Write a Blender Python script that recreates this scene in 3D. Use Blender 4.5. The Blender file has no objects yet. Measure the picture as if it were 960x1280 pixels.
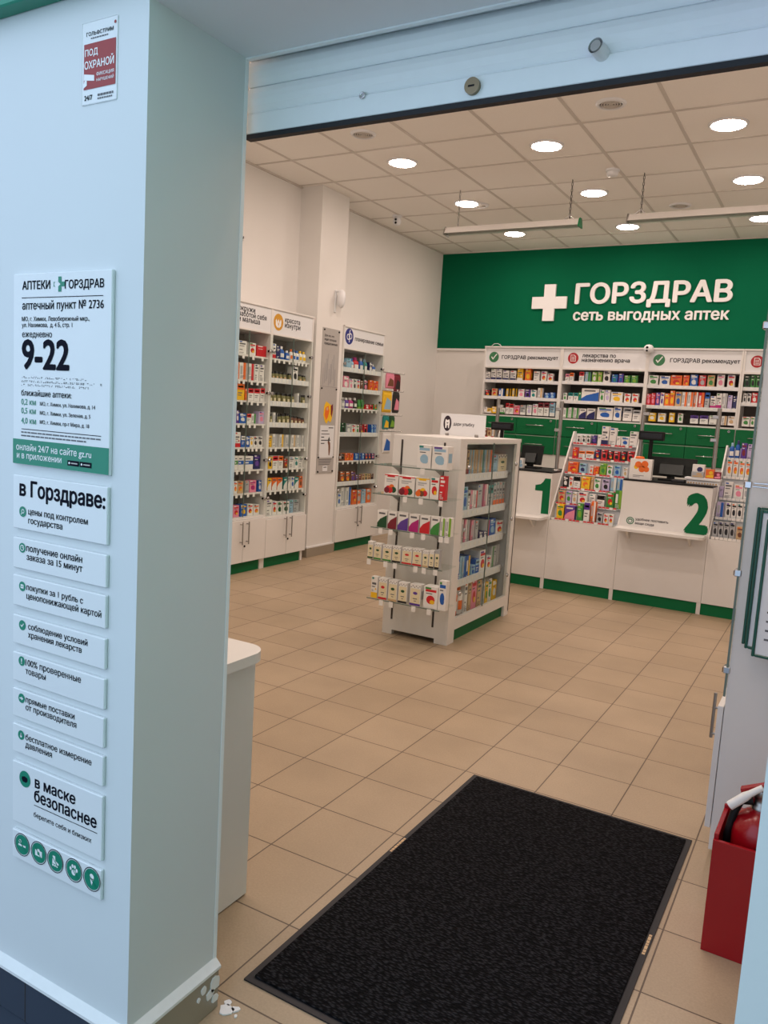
import bpy, math, random
from mathutils import Matrix, Vector
random.seed(7)
SC = bpy.context.scene
COL = SC.collection

# ---------------------------------------------------------------- camera, world, exposure
cd = bpy.data.cameras.new('camera')
cam = bpy.data.objects.new('camera', cd); COL.objects.link(cam)
RIGHT, DOWN, FWD = ((0.864257, 0.499491, 0.059732), (0.113071, -0.077185, -0.990584), (-0.490178, 0.862874, -0.123185))
cam.matrix_world = Matrix(((RIGHT[0], -DOWN[0], -FWD[0], 0.0), (RIGHT[1], -DOWN[1], -FWD[1], 0.0),
                           (RIGHT[2], -DOWN[2], -FWD[2], 1.41), (0, 0, 0, 1)))
cd.sensor_fit = 'VERTICAL'; cd.sensor_height = 36.0; cd.lens = 992.3 / 1280 * 36.0
cd.clip_start = 0.02; cd.clip_end = 60
SC.camera = cam
LAMP = 86.0                    # radiance of the ceiling downlights
LAMP_COL = (1.0, 0.80, 0.695)
SKY = (0.62, 0.775, 1.0); SKY_STRENGTH = 1.75
w = bpy.data.worlds.new('daylight'); SC.world = w; w.use_nodes = True
bg = w.node_tree.nodes['Background']; bg.inputs[0].default_value = (*SKY, 1); bg.inputs[1].default_value = SKY_STRENGTH
vs = SC.view_settings
vs.view_transform = 'Standard'; vs.look = 'None'; vs.exposure = 0.0; vs.gamma = 1.0; vs.use_curve_mapping = False

# ---------------------------------------------------------------- materials
def lin(c):
    return tuple((x / 255 / 12.92) if x / 255 <= .04045 else ((x / 255 + .055) / 1.055) ** 2.4 for x in c)
MATS = {}
def mat(name, rgb=(200, 200, 200), rough=.5, metal=0.0, emit=0.0, vary=.04, scale=30, bump=0.0, spec=.5):
    if name in MATS: return MATS[name]
    m = bpy.data.materials.new(name); m.use_nodes = True; MATS[name] = m
    nt = m.node_tree; b = nt.nodes['Principled BSDF']; c = lin(rgb)
    b.inputs['Roughness'].default_value = rough; b.inputs['Metallic'].default_value = metal
    b.inputs['Specular IOR Level'].default_value = spec
    tc = nt.nodes.new('ShaderNodeTexCoord'); nz = nt.nodes.new('ShaderNodeTexNoise'); nz.inputs['Scale'].default_value = scale
    nt.links.new(tc.outputs['Object'], nz.inputs['Vector'])
    mx = nt.nodes.new('ShaderNodeMix'); mx.data_type = 'RGBA'
    mx.inputs['A'].default_value = (*[x * (1 - vary) for x in c], 1); mx.inputs['B'].default_value = (*[min(1, x * (1 + vary)) for x in c], 1)
    nt.links.new(nz.outputs['Fac'], mx.inputs['Factor']); nt.links.new(mx.outputs['Result'], b.inputs['Base Color'])
    if emit:
        b.inputs['Emission Color'].default_value = (*LAMP_COL, 1); b.inputs['Emission Strength'].default_value = emit
    if bump:
        bp = nt.nodes.new('ShaderNodeBump'); bp.inputs['Strength'].default_value = bump; bp.inputs['Distance'].default_value = .002
        nt.links.new(nz.outputs['Fac'], bp.inputs['Height']); nt.links.new(bp.outputs['Normal'], b.inputs['Normal'])
    return m
def clear_mat(name, tint=(.96, .98, .97), gloss=.10, rough=.02):
    m = bpy.data.materials.new(name); m.use_nodes = True; MATS[name] = m
    nt = m.node_tree; nt.nodes.clear(); o = nt.nodes.new('ShaderNodeOutputMaterial')
    t = nt.nodes.new('ShaderNodeBsdfTransparent'); t.inputs[0].default_value = (*tint, 1)
    g = nt.nodes.new('ShaderNodeBsdfGlossy'); g.inputs['Roughness'].default_value = rough
    lw = nt.nodes.new('ShaderNodeLayerWeight'); lw.inputs[0].default_value = gloss
    mx = nt.nodes.new('ShaderNodeMixShader')
    ge = nt.nodes.new('ShaderNodeNewGeometry'); iv = nt.nodes.new('ShaderNodeMath'); iv.operation = 'SUBTRACT'; iv.inputs[0].default_value = 1
    ml = nt.nodes.new('ShaderNodeMath'); ml.operation = 'MULTIPLY'      # only the outer face of a pane reflects
    nt.links.new(ge.outputs['Backfacing'], iv.inputs[1]); nt.links.new(iv.outputs[0], ml.inputs[0]); nt.links.new(lw.outputs['Fresnel'], ml.inputs[1])
    nt.links.new(ml.outputs[0], mx.inputs[0]); nt.links.new(t.outputs[0], mx.inputs[1]); nt.links.new(g.outputs[0], mx.inputs[2])
    nt.links.new(mx.outputs[0], o.inputs[0]); return m

WALL = mat('wall_paint', (226, 224, 220), .75, vary=.015, scale=6, bump=.05)
OUTWALL = mat('outside_wall_paint', (214, 218, 220), .6, vary=.02, scale=5, bump=.04)
SOFFIT = mat('soffit_paint', (232, 234, 238), .7, vary=.02, scale=5)
GREENWALL = mat('green_wall_paint', (0, 98, 66), .8, vary=.03, scale=3, spec=.12)
CEIL = mat('ceiling_tile', (243, 240, 234), .9, vary=.03, scale=90, bump=.1)
GRID = mat('ceiling_grid_metal', (206, 200, 192), .5)
WHITE = mat('white_laminate', (226, 224, 220), .38, vary=.01)
WPLATE = mat('white_plastic_plate', (226, 228, 230), .35, vary=.01)
GREEN = mat('green_laminate', (0, 104, 58), .5, vary=.02, spec=.25)
GREENSIGN = mat('green_sign_vinyl', (0, 128, 100), .45, vary=.02)
NUMGREEN = mat('green_numeral', (0, 102, 60), .6, spec=.2)
CHROME = mat('chrome', (200, 200, 202), .22, 1.0)
STEEL = mat('brushed_steel', (160, 158, 155), .35, 1.0)
BRASS = mat('dull_brass', (142, 128, 104), .4, 1.0)
BLACK = mat('black_plastic', (11, 11, 13), .5, spec=.25)
INK = mat('dark_ink', (14, 15, 30), .8, vary=0, spec=.1)
GREYINK = mat('grey_ink', (96, 96, 100), .6, vary=0)
WINK = mat('white_ink', (236, 236, 236), .5, vary=0)
RED = mat('red_enamel', (150, 8, 20), .25, vary=.03)
REDVINYL = mat('red_vinyl', (152, 40, 40), .45)
SHUT = mat('shutter_slat', (240, 243, 246), .4, .0, vary=.02)
RUBBER = mat('black_rubber', (16, 18, 26), .6)
GLASS = clear_mat('clear_glass')
GLASSEDGE = mat('glass_edge', (104, 122, 114), .3)
ACRYL = clear_mat('clear_acrylic', (.93, .95, .95), .12)
TAG = mat('price_paper', (236, 234, 230), .6, vary=.01)
REDTAG = mat('red_price_paper', (206, 60, 66), .6)
GREYPLATE = mat('grey_plate', (176, 172, 168), .4)
SLOT = mat('dark_slot', (52, 46, 44), .5)
SHADEBACK = mat('shaded_back_board', (150, 144, 138), .6)  # white cabinet backs, with the shade inside put into the colour
DEEPSHADEBACK = mat('deep_shaded_back_board', (92, 84, 78), .6)  # backs behind the counter: deeper shade under the headers painted in
LAMPBODY = mat('lamp_housing', (196, 192, 186), .3)
PLINTH = mat('tile_plinth', (150, 140, 124), .35, vary=.08, scale=14)
DARKTILE = mat('dark_plinth_tile', (54, 62, 76), .3, vary=.06, scale=10)
PLASTER = mat('white_plaster_bead', (226, 226, 226), .8, vary=.05, scale=40, bump=.3)
PAL = {'w': ('white', (232, 230, 226)), 'c': ('cream', (226, 214, 178)), 'k': ('black', (26, 24, 26)), 'n': ('navy', (34, 36, 92)),
       'b': ('blue', (28, 92, 178)), 'l': ('pale blue', (150, 188, 212)), 't': ('teal', (22, 132, 128)), 'g': ('green', (60, 140, 62)),
       'm': ('lime green', (126, 176, 52)), 'd': ('dark green', (24, 78, 44)), 'y': ('yellow', (238, 190, 32)), 'o': ('orange', (232, 110, 36)),
       'r': ('red', (204, 32, 42)), 'p': ('pink', (230, 140, 164)), 'v': ('violet', (92, 58, 150)), 'a': ('magenta', (176, 26, 118)),
       's': ('silver grey', (176, 178, 180)), 'u': ('brown', (116, 70, 44)), 'e': ('beige', (204, 172, 128)), 'x': ('maroon', (122, 28, 44)),
       'q': ('lilac', (196, 182, 216)), 'j': ('olive', (112, 108, 60))}
def pm(k): return mat('print_' + PAL[k][0].replace(' ', '_'), PAL[k][1], .42, vary=.05, scale=60)

# ---------------------------------------------------------------- mesh helpers
class MB:
    def __init__(s): s.v = []; s.f = []; s.m = []; s.s = []; s.mats = []
    def mi(s, m):
        if m not in s.mats: s.mats.append(m)
        return s.mats.index(m)
    def add(s, vs, fs, m, smooth=False):
        n = len(s.v); s.v += [tuple(p) for p in vs]; i = s.mi(m)
        for f in fs: s.f.append([n + k for k in f]); s.m.append(i); s.s.append(smooth)
    def box(s, x0, x1, y0, y1, z0, z1, m, bev=0.0):
        if not bev:
            V = [(x, y, z) for x in (x0, x1) for y in (y0, y1) for z in (z0, z1)]
            s.add(V, [(0, 1, 3, 2), (4, 6, 7, 5), (0, 4, 5, 1), (2, 3, 7, 6), (0, 2, 6, 4), (1, 5, 7, 3)], m); return s
        lo, hi = (x0, y0, z0), (x1, y1, z1); V = []; C = [(a, b, c) for a in (0, 1) for b in (0, 1) for c in (0, 1)]
        for c in C:
            for a in range(3):
                V.append(tuple((hi[k] if c[k] else lo[k]) + (0 if k == a else (-bev if c[k] else bev)) for k in range(3)))
        ix = lambda c, a: C.index(tuple(c)) * 3 + a
        F = []
        for a in range(3):
            b, d = [k for k in range(3) if k != a]
            for sg in (0, 1):
                q = []
                for p, r in ((0, 0), (1, 0), (1, 1), (0, 1)):
                    c = [0, 0, 0]; c[a] = sg; c[b] = p; c[d] = r; q.append(ix(c, a))
                F.append(q)
            for p in (0, 1):
                for r in (0, 1):
                    c = [0, 0, 0]; c[b] = p; c[d] = r; e = list(c); e[a] = 1
                    F.append([ix(c, b), ix(e, b), ix(e, d), ix(c, d)])
        for c in C: F.append([ix(c, 0), ix(c, 1), ix(c, 2)])
        mid = Vector([(lo[k] + hi[k]) / 2 for k in range(3)])
        for f in F:
            p = [Vector(V[k]) for k in f]; n = (p[1] - p[0]).cross(p[2] - p[0])
            if n.dot(sum(p, Vector()) / len(p) - mid) < 0: f.reverse()
        s.add(V, F, m); return s
    def prism(s, poly, a0, a1, m, ax='y'):
        A = sum(p[0] * q[1] - q[0] * p[1] for p, q in zip(poly, poly[1:] + poly[:1]))
        if (A < 0) != (ax == 'y' and False): poly = poly[::-1]
        n = len(poly)
        mk = {'y': lambda p, a: (p[0], a, p[1]), 'x': lambda p, a: (a, p[0], p[1]), 'z': lambda p, a: (p[0], p[1], a)}[ax]
        V = [mk(p, a0) for p in poly] + [mk(p, a1) for p in poly]
        F = [list(range(n)), list(range(2 * n - 1, n - 1, -1))] + [[(i + 1) % n, i, n + i, n + (i + 1) % n] for i in range(n)]
        if ax != 'y': F = [f[::-1] for f in F]
        s.add(V, F, m); return s
    def tube(s, pts, r, m, seg=8, caps=True, rs=None):
        P = [Vector(p) for p in pts]; n = len(P); V = []; rs = rs or [r] * n; up = None
        for i in range(n):
            t = (P[min(i + 1, n - 1)] - P[max(i - 1, 0)]).normalized()
            if up is None: up = Vector((0, 0, 1)) if abs(t.z) < .9 else Vector((1, 0, 0))
            a = (up - t * up.dot(t)).normalized(); b = t.cross(a); up = a
            for k in range(seg):
                q = 2 * math.pi * k / seg; V.append(P[i] + (a * math.cos(q) + b * math.sin(q)) * rs[i])
        F = [[i * seg + k, i * seg + (k + 1) % seg, (i + 1) * seg + (k + 1) % seg, (i + 1) * seg + k] for i in range(n - 1) for k in range(seg)]
        s.add(V, F, m, seg > 6)
        if caps: s.add(V[:seg], [list(range(seg))[::-1]], m); s.add(V[-seg:], [list(range(seg))], m)
        return s
    def lathe(s, prof, cx, cy, m, seg=16, axis='z', smooth=True, caps=True):
        V = []; F = []; n = len(prof)
        if n == 2 and prof[0][1] == prof[1][1]: caps = False
        for r, z in prof:
            for k in range(seg):
                q = 2 * math.pi * k / seg; a, b = r * math.cos(q), r * math.sin(q)
                V.append((cx + a, cy + b, z) if axis == 'z' else (cx + a, z, cy + b) if axis == 'y' else (z, cx + a, cy + b))
        for i in range(n - 1):
            for k in range(seg): F.append([i * seg + k, i * seg + (k + 1) % seg, (i + 1) * seg + (k + 1) % seg, (i + 1) * seg + k])
        s.add(V, F, m, smooth)
        for i, rev in ((0, True), (n - 1, False)):
            if caps and prof[i][0] > 1e-5:
                q = V[i * seg:(i + 1) * seg]; s.add(q, [list(range(seg))[::-1] if rev else list(range(seg))], m)
        return s
    def face(s, pts, y, m):                      # flat printed patch facing -y, pts in (x, z)
        s.add([(p[0], y, p[1]) for p in pts], [list(range(len(pts)))], m); return s
    def disc(s, x, z, r, y, m, n=20, rz=None): return s.face([(x + r * math.cos(6.28319 * k / n), z + (rz or r) * math.sin(6.28319 * k / n)) for k in range(n)], y, m)
    def build(s, name, parent=None, loc=(0, 0, 0), rotz=0.0):
        me = bpy.data.meshes.new(name); me.from_pydata(s.v, [], s.f)
        for m in s.mats: me.materials.append(m)
        me.polygons.foreach_set('material_index', s.m); me.polygons.foreach_set('use_smooth', s.s); me.update()
        return link(name, me, parent, loc, rotz)
def link(name, me, parent=None, loc=(0, 0, 0), rotz=0.0):
    o = bpy.data.objects.new(name, me); COL.objects.link(o); o.parent = parent; o.location = loc; o.rotation_euler = (0, 0, rotz); return o
def tag(o, label, cat, group=None):
    o['label'] = label; o['category'] = cat
    if group: o['group'] = group
    return o
def thing(name, label, cat, loc=(0, 0, 0), rotz=0.0, group=None):
    o = bpy.data.objects.new(name, None); COL.objects.link(o); o.location = loc; o.rotation_euler = (0, 0, rotz); o.empty_display_size = .1
    return tag(o, label, cat, group)
def struct(o): o['kind'] = 'structure'; return o
SIDE = math.pi / 2                               # a thing that faces +x

def glyphs(body):
    """outline of the built-in font, filled by non-zero winding (its letters are drawn with overlapping strokes)"""
    from mathutils.geometry import delaunay_2d_cdt
    cu = bpy.data.curves.new('t', 'FONT'); cu.body = body; cu.size = 1.0; cu.resolution_u = 3; cu.fill_mode = 'NONE'
    ob = bpy.data.objects.new('t', cu); COL.objects.link(ob)
    me = bpy.data.meshes.new_from_object(ob.evaluated_get(bpy.context.evaluated_depsgraph_get()))
    co = [v.co.xy.copy() for v in me.vertices]; nb = {}
    for e in me.edges: a, b = e.vertices; nb.setdefault(a, []).append(b); nb.setdefault(b, []).append(a)
    E0 = [tuple(e.vertices) for e in me.edges]
    bpy.data.objects.remove(ob); bpy.data.curves.remove(cu); bpy.data.meshes.remove(me)
    vv, ee, ff, _a, _b, _c = delaunay_2d_cdt(co, E0, [], 0, 1e-6)
    # contours as index loops, in the order and direction the font gives them
    loops, seen = [], set()
    for i in range(len(co)):
        if i in seen or i not in nb: continue
        L = [i]; seen.add(i); cur = i; step = [j for j in nb[i] if j == i + 1] or nb[i]; cur = step[0]
        while cur not in seen:
            L.append(cur); seen.add(cur); nx = [j for j in nb[cur] if j not in seen]
            if not nx: break
            cur = nx[0]
        loops.append([co[j] for j in L])
    boxes = [(min(p.x for p in L), max(p.x for p in L), min(p.y for p in L), max(p.y for p in L)) for L in loops]
    keep = []
    for f in ff:
        c = (vv[f[0]] + vv[f[1]] + vv[f[2]]) / 3; wn = 0
        for L, bx in zip(loops, boxes):
            if not (bx[0] <= c.x <= bx[1] and bx[2] <= c.y <= bx[3]): continue
            for p, q in zip(L, L[1:] + L[:1]):
                if p.y <= c.y < q.y and (q.x - p.x) * (c.y - p.y) - (c.x - p.x) * (q.y - p.y) > 0: wn += 1
                elif q.y <= c.y < p.y and (q.x - p.x) * (c.y - p.y) - (c.x - p.x) * (q.y - p.y) < 0: wn -= 1
        if wn: keep.append(list(f))
    return vv, keep
def text(parent, lines, m, y=-.001, name='lettering', depth=0.0):
    """lines: (text, x0, x1, baseline z, boldness[, height factor]); flat or raised letters facing -y, fitted to x0..x1"""
    for L in lines:
        V, F = [], []
        body, x0, x1, zb, bold = L[:5]; hs = L[5] if len(L) > 5 else 1.0
        gv, gf = glyphs(body); e = bold * .017; xs = [p[0] for p in gv]; s = (x1 - x0) / (max(xs) - min(xs) + 2 * e); mn = min(xs) - e
        k = 0 if bold < .45 else 8 if bold > 1.1 else 4
        for q in range(max(1, k)):               # strokes thickened by copies laid round the outline
            dx, dz = (e * math.cos(6.28319 * q / k), e * math.sin(6.28319 * q / k) * .8) if k else (0, 0); n = len(V)
            for p in gv: V.append((x0 + (p[0] + dx - mn) * s, y - depth - q * 4e-6, zb + (p[1] + dz) * s * hs))
            F += [[n + j for j in f] for f in gf]
            if depth:                            # raised letters: side walls down to the wall
                from collections import Counter
                cnt = Counter(tuple(sorted((f[i], f[(i + 1) % 3]))) for f in gf for i in range(3)); nb = len(V)
                for p in gv: V.append((x0 + (p[0] + dx - mn) * s, y, zb + (p[1] + dz) * s * hs))
                F += [[n + i, n + j, nb + j, nb + i] for (i, j), c in cnt.items() if c == 1]
        me = bpy.data.meshes.new(name); me.from_pydata(V, [], F); me.materials.append(m); me.update()
        o = link(name, me, parent)
    return o
def copy_part(o, parent, loc):
    c = o.copy(); COL.objects.link(c); c.parent = parent; c.location = loc; return c
ORD = 'first second third fourth fifth sixth seventh eighth ninth tenth eleventh twelfth thirteenth fourteenth fifteenth sixteenth seventeenth eighteenth'.split()

# ---------------------------------------------------------------- the setting
def tile_floor():
    m = bpy.data.materials.new('beige_floor_tile'); m.use_nodes = True; nt = m.node_tree; b = nt.nodes['Principled BSDF']
    g = nt.nodes.new('ShaderNodeNewGeometry'); mp = nt.nodes.new('ShaderNodeMapping'); mp.vector_type = 'POINT'
    mp.inputs['Scale'].default_value = (1 / .2935, 1 / .2955, 1); mp.inputs['Location'].default_value = (1.167 / .2935, -2.848 / .2955, 0)
    nt.links.new(g.outputs['Position'], mp.inputs['Vector'])
    br = nt.nodes.new('ShaderNodeTexBrick'); br.offset = 0; br.squash = 1
    for k, v in (('Scale', 1), ('Mortar Size', .0085), ('Mortar Smooth', .2), ('Bias', 0), ('Brick Width', 1), ('Row Height', 1)): br.inputs[k].default_value = v
    br.inputs['Color1'].default_value = (*lin((178, 158, 132)), 1); br.inputs['Color2'].default_value = (*lin((170, 150, 124)), 1); br.inputs['Mortar'].default_value = (*lin((96, 80, 66)), 1)
    nt.links.new(mp.outputs[0], br.inputs['Vector'])
    n1 = nt.nodes.new('ShaderNodeTexNoise'); n1.inputs['Scale'].default_value = 2.2; n1.inputs['Detail'].default_value = 6; nt.links.new(g.outputs['Position'], n1.inputs['Vector'])
    n2 = nt.nodes.new('ShaderNodeTexNoise'); n2.inputs['Scale'].default_value = 160; n2.inputs['Detail'].default_value = 3; nt.links.new(g.outputs['Position'], n2.inputs['Vector'])
    r1 = nt.nodes.new('ShaderNodeMapRange'); r1.inputs[1].default_value = .3; r1.inputs[2].default_value = .7; r1.inputs[3].default_value = .88; r1.inputs[4].default_value = 1.06; nt.links.new(n1.outputs['Fac'], r1.inputs[0])
    r2 = nt.nodes.new('ShaderNodeMapRange'); r2.inputs[1].default_value = .3; r2.inputs[2].default_value = .7; r2.inputs[3].default_value = .92; r2.inputs[4].default_value = 1.05; nt.links.new(n2.outputs['Fac'], r2.inputs[0])
    mu = nt.nodes.new('ShaderNodeMath'); mu.operation = 'MULTIPLY'; nt.links.new(r1.outputs[0], mu.inputs[0]); nt.links.new(r2.outputs[0], mu.inputs[1])
    mx = nt.nodes.new('ShaderNodeMix'); mx.data_type = 'RGBA'; mx.blend_type = 'MULTIPLY'; mx.inputs['Factor'].default_value = 1
    nt.links.new(br.outputs['Color'], mx.inputs['A']); nt.links.new(mu.outputs[0], mx.inputs['B']); nt.links.new(mx.outputs['Result'], b.inputs['Base Color'])
    b.inputs['Roughness'].default_value = .42; b.inputs['Specular IOR Level'].default_value = .35
    bp = nt.nodes.new('ShaderNodeBump'); bp.inputs['Strength'].default_value = .4; bp.inputs['Distance'].default_value = .002; bp.invert = True
    nt.links.new(br.outputs['Fac'], bp.inputs['Height']); nt.links.new(bp.outputs['Normal'], b.inputs['Normal'])
    return m
TILE = tile_floor()
struct(MB().box(-14, 14, -16, -1.2, -.12, -.002, mat('pale_bounce_ground', (206, 208, 212), .8, vary=.05, scale=3)).build('added_bounce_ground'))  # unseen pale ground, added to bounce light onto soffit and shutter
CZ = 3.42
struct(MB().box(-4.75, .5, 1.07, 9.3, -.1, 0, TILE).build('floor'))
struct(MB().box(-6, 5, -1.2, 1.07, -.12, -.001, DARKTILE).build('floor_outside'))
ce = struct(MB().box(-4.75, .5, 1.335, 9.3, CZ, CZ + .1, CEIL).build('ceiling'))
g = MB()
for k in range(-6, 3):
    x = -1.17 + .6 * k + 0
    if -4.56 < x < .35: g.box(x - .012, x + .012, 1.34, 9.14, CZ - .004, CZ, GRID)
for k in range(-6, 7):
    y = 5.46 + .63 * k
    if 1.4 < y < 9.14: g.box(-4.56, .35, y - .012, y + .012, CZ - .0038, CZ, GRID)
g.box(-4.56, -4.54, 1.34, 9.14, CZ - .012, CZ, GRID); g.box(-4.56, .35, 9.12, 9.14, CZ - .012, CZ, GRID)
struct(g.build('ceiling_grid_frame', ce))
struct(MB().box(-4.75, -4.56, 1.2, 9.3, 0, 3.5, WALL).build('wall_left'))
struct(MB().box(-4.75, .5, 9.14, 9.3, 0, 3.5, WALL).build('wall_back'))
struct(MB().box(.35, .5, 1.2, 9.3, 0, 3.5, WALL).build('wall_right'))
struct(MB().box(-4.56, -4.32, 6.14, 6.585, 0, CZ, WALL).build('wall_column'))
struct(MB().box(-4.56, .35, 9.126, 9.14, 2.262, CZ, GREENWALL).build('wall_green_panel'))
struct(MB().box(-4.56, .35, 9.118, 9.14, 2.236, 2.262, WHITE).build('trim_1'))
t = MB().box(-4.56, -4.30, 6.126, 6.6, 0, .088, PLINTH, .002); t.box(-4.56, -4.304, 6.13, 6.598, .088, .1, PLASTER); struct(t.build('baseboard_column'))
# entrance wall: block with the signs, block on the other side, lintel between them
struct(MB().box(-4.75, -1.14, 1.066, 1.335, 0, 3.5, OUTWALL).build('wall_front'))
struct(MB().box(-.037, 1.8, 1.066, 1.335, 0, 3.5, OUTWALL).build('wall_entrance'))
struct(MB().box(-1.14, -.037, 1.066, 1.335, 2.11, 3.5, SOFFIT).build('wall_lintel'))
t = MB()
t.box(-4.7, -1.134, 1.054, 1.066, 0, .1, DARKTILE)
for k in range(9): t.box(-4.6 + .3935 * k, -4.597 + .3935 * k, 1.0535, 1.055, 0, .1, SLOT)
struct(t.build('baseboard_front'))
struct(MB().box(-1.14, -1.126, 1.056, 1.332, 0, .098, PLINTH, .002).build('baseboard_reveal'))
t = MB().prism([(1.066, .1), (1.05, .1), (1.05, .107), (1.066, .122)], -4.7, -1.136, PLASTER, 'x')
t.prism([(-1.14, .098), (-1.123, .098), (-1.123, .105), (-1.14, .12)], 1.052, 1.334, PLASTER)
struct(t.build('trim_2'))
t = MB()                                         # broken plaster at the plinth's inner end
def flake(cx, cy, r, n=9): return [(cx + r * (.6 + .5 * random.random()) * math.cos(6.283 * k / n), cy + r * (.6 + .5 * random.random()) * math.sin(6.283 * k / n)) for k in range(n)]
for cy, cz, r in ((1.315, .07, .022), (1.30, .05, .016), (1.318, .03, .013), (1.28, .075, .011), (1.262, .06, .007)): t.prism(flake(cy, cz, r), -1.127, -1.1235, PLASTER, 'x')
for cx, cy, r in ((-1.10, 1.33, .02), (-1.083, 1.345, .011), (-1.112, 1.352, .012), (-1.07, 1.33, .005)): t.prism(flake(cx, cy, r), 0, .003, PLASTER, 'z')
tag(t.build('plaster_crumbs'), 'crumbled white plaster at the inner end of the doorway plinth', 'debris')['kind'] = 'stuff'
struct(MB().box(.95, 1.1, -3.2, 1.05, 0, 4, mat('added_wall_green', (165, 208, 160), .7)).build('wall_added_blocker'))  # unseen wall, added to block sky and tint the doorway reveal green
# slim metal frame round the shutter guide
t = MB().box(-1.148, -1.1392, 1.325, 1.3354, 0.1, 2.11, SHUT); t.box(-1.1392, -.05, 1.325, 1.3354, 2.107, 2.112, SHUT)
struct(t.build('trim_3'))
f = MB().box(-4.7, 1.8, 1.03, 1.0659, 2.145, 2.75, GREENSIGN, .003)
tag(f.build('fascia_board'), 'green fascia board above the plates, only its lower corner in view', 'sign')
# the pharmacy's name on the green wall
s = thing('wall_sign', 'big white cross and white raised letters on the green wall', 'sign', (0, 9.126, 0))
c = MB(); a, b_, q = -3.137, 2.797, .207
c.prism([(a - .067, b_ + q), (a + .067, b_ + q), (a + .067, b_ + .067), (a + q, b_ + .067), (a + q, b_ - .067), (a + .067, b_ - .067), (a + .067, b_ - q), (a - .067, b_ - q), (a - .067, b_ - .067), (a - q, b_ - .067), (a - q, b_ + .067), (a - .067, b_ + .067)], -.03, 0, WINK)
c.build('cross', s)
text(s, [('ГОРЗДРАВ', -2.838, -1.168, 2.785, 1.9, .94)], WINK, 0, 'lettering', .024)
text(s, [('сеть выгодных аптек', -2.844, -1.181, 2.598, 1.5)], WINK, 0, 'tagline', .016)

# ---------------------------------------------------------------- ceiling fittings
DIFF = mat('lamp_diffuser', (255, 250, 240), .5, emit=LAMP)
def downlight(x, y, label, proto=[]):
    if not proto:
        t = thing('ceiling_light', label, 'light', (x, y, CZ), 0, 'round ceiling downlights')
        MB().lathe([(.125, 0), (.125, -.006), (.118, -.012), (.104, -.012), (.104, -.003)], 0, 0, WPLATE, 28, caps=False).build('trim_ring', t)
        MB().lathe([(.1035, -.009), (.09, -.016), (.05, -.020), (0, -.021)], 0, 0, DIFF, 28, caps=False).build('diffuser', t)
        proto.append(t); return
    p = proto[0]; t = p.copy(); COL.objects.link(t); t.location = (x, y, CZ); t['label'] = label
    for ch in p.children: copy_part(ch, t, ch.location)
rowname = ['row closest to the shutter', 'middle row', 'row along the green wall']
for j, y in enumerate((5.80, 7.07, 8.33)):
    for i, x in enumerate((-3.32, -2.117, -.885)):
        downlight(x, y, 'round white downlight, %s from the column wall, %s' % (ORD[i], ['row over the gondola', 'row by the hanging lamps', 'row beside the green wall'][j]))
for j, y in enumerate((4.53, 3.27, 2.0)):
    for i, x in enumerate((-3.32, -2.117, -.885)):
        downlight(x, y, 'round white downlight hidden above the shutter, %s from the column wall, %s row' % (ORD[i], ORD[j]))
for j, (x, y, nm) in enumerate(((-1.498, 5.2, 'by the shutter, over the counter side'), (-3.279, 5.13, 'by the shutter, over the cabinet side'), (-3.236, 7.163, 'beyond the camera side of the hung lamp'), (-1.506, 7.69, 'close to the green wall'))):
    t = thing('ceiling_speaker', 'round ribbed ceiling vent ' + nm, 'vent', (x, y, CZ), 0, 'round ceiling vents')
    MB().lathe([(.095, 0), (.095, -.006), (.085, -.014), (.072, -.014), (.07, -.006)], 0, 0, WPLATE, 24, caps=False).build('flange', t)
    g = MB()
    for r in (.062, .046, .03, .014): g.lathe([(r, -.004), (r, -.012), (r - .007, -.012), (r - .007, -.004)], 0, 0, GRID, 20, caps=False)
    g.lathe([(.07, -.002), (0, -.002)], 0, 0, SLOT, 20); g.build('grille', t)
t = thing('smoke_detector', 'small white smoke detector on the ceiling between two lamps', 'detector', (-1.813, 6.507, CZ))
MB().lathe([(.055, 0), (.055, -.012), (.05, -.016)], 0, 0, WPLATE, 20).build('base_plate', t)
MB().lathe([(.042, -.016), (.046, -.03), (.04, -.046), (.02, -.052), (0, -.052)], 0, 0, WPLATE, 20).build('sensor_head', t)
t = thing('security_camera', 'white ceiling camera with two dark eyes beside the column', 'camera', (-4.2, 7.3, CZ))
MB().lathe([(.05, 0), (.05, -.015), (.03, -.02)], 0, 0, WPLATE, 18).build('mount', t)
h = MB().lathe([(0, -.10), (.03, -.095), (.044, -.07), (.04, -.035), (.02, -.018)], 0, 0, WPLATE, 18); h.build('housing', t)
l = MB(); l.lathe([(.012, -.046), (.012, -.052)], .012, -.05, BLACK, 12, 'y'); l.build('lens', t); l = MB(); l.lathe([(.012, -.044), (.012, -.05)], .012, -.082, BLACK, 12, 'y'); l.build('lens', t)
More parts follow.
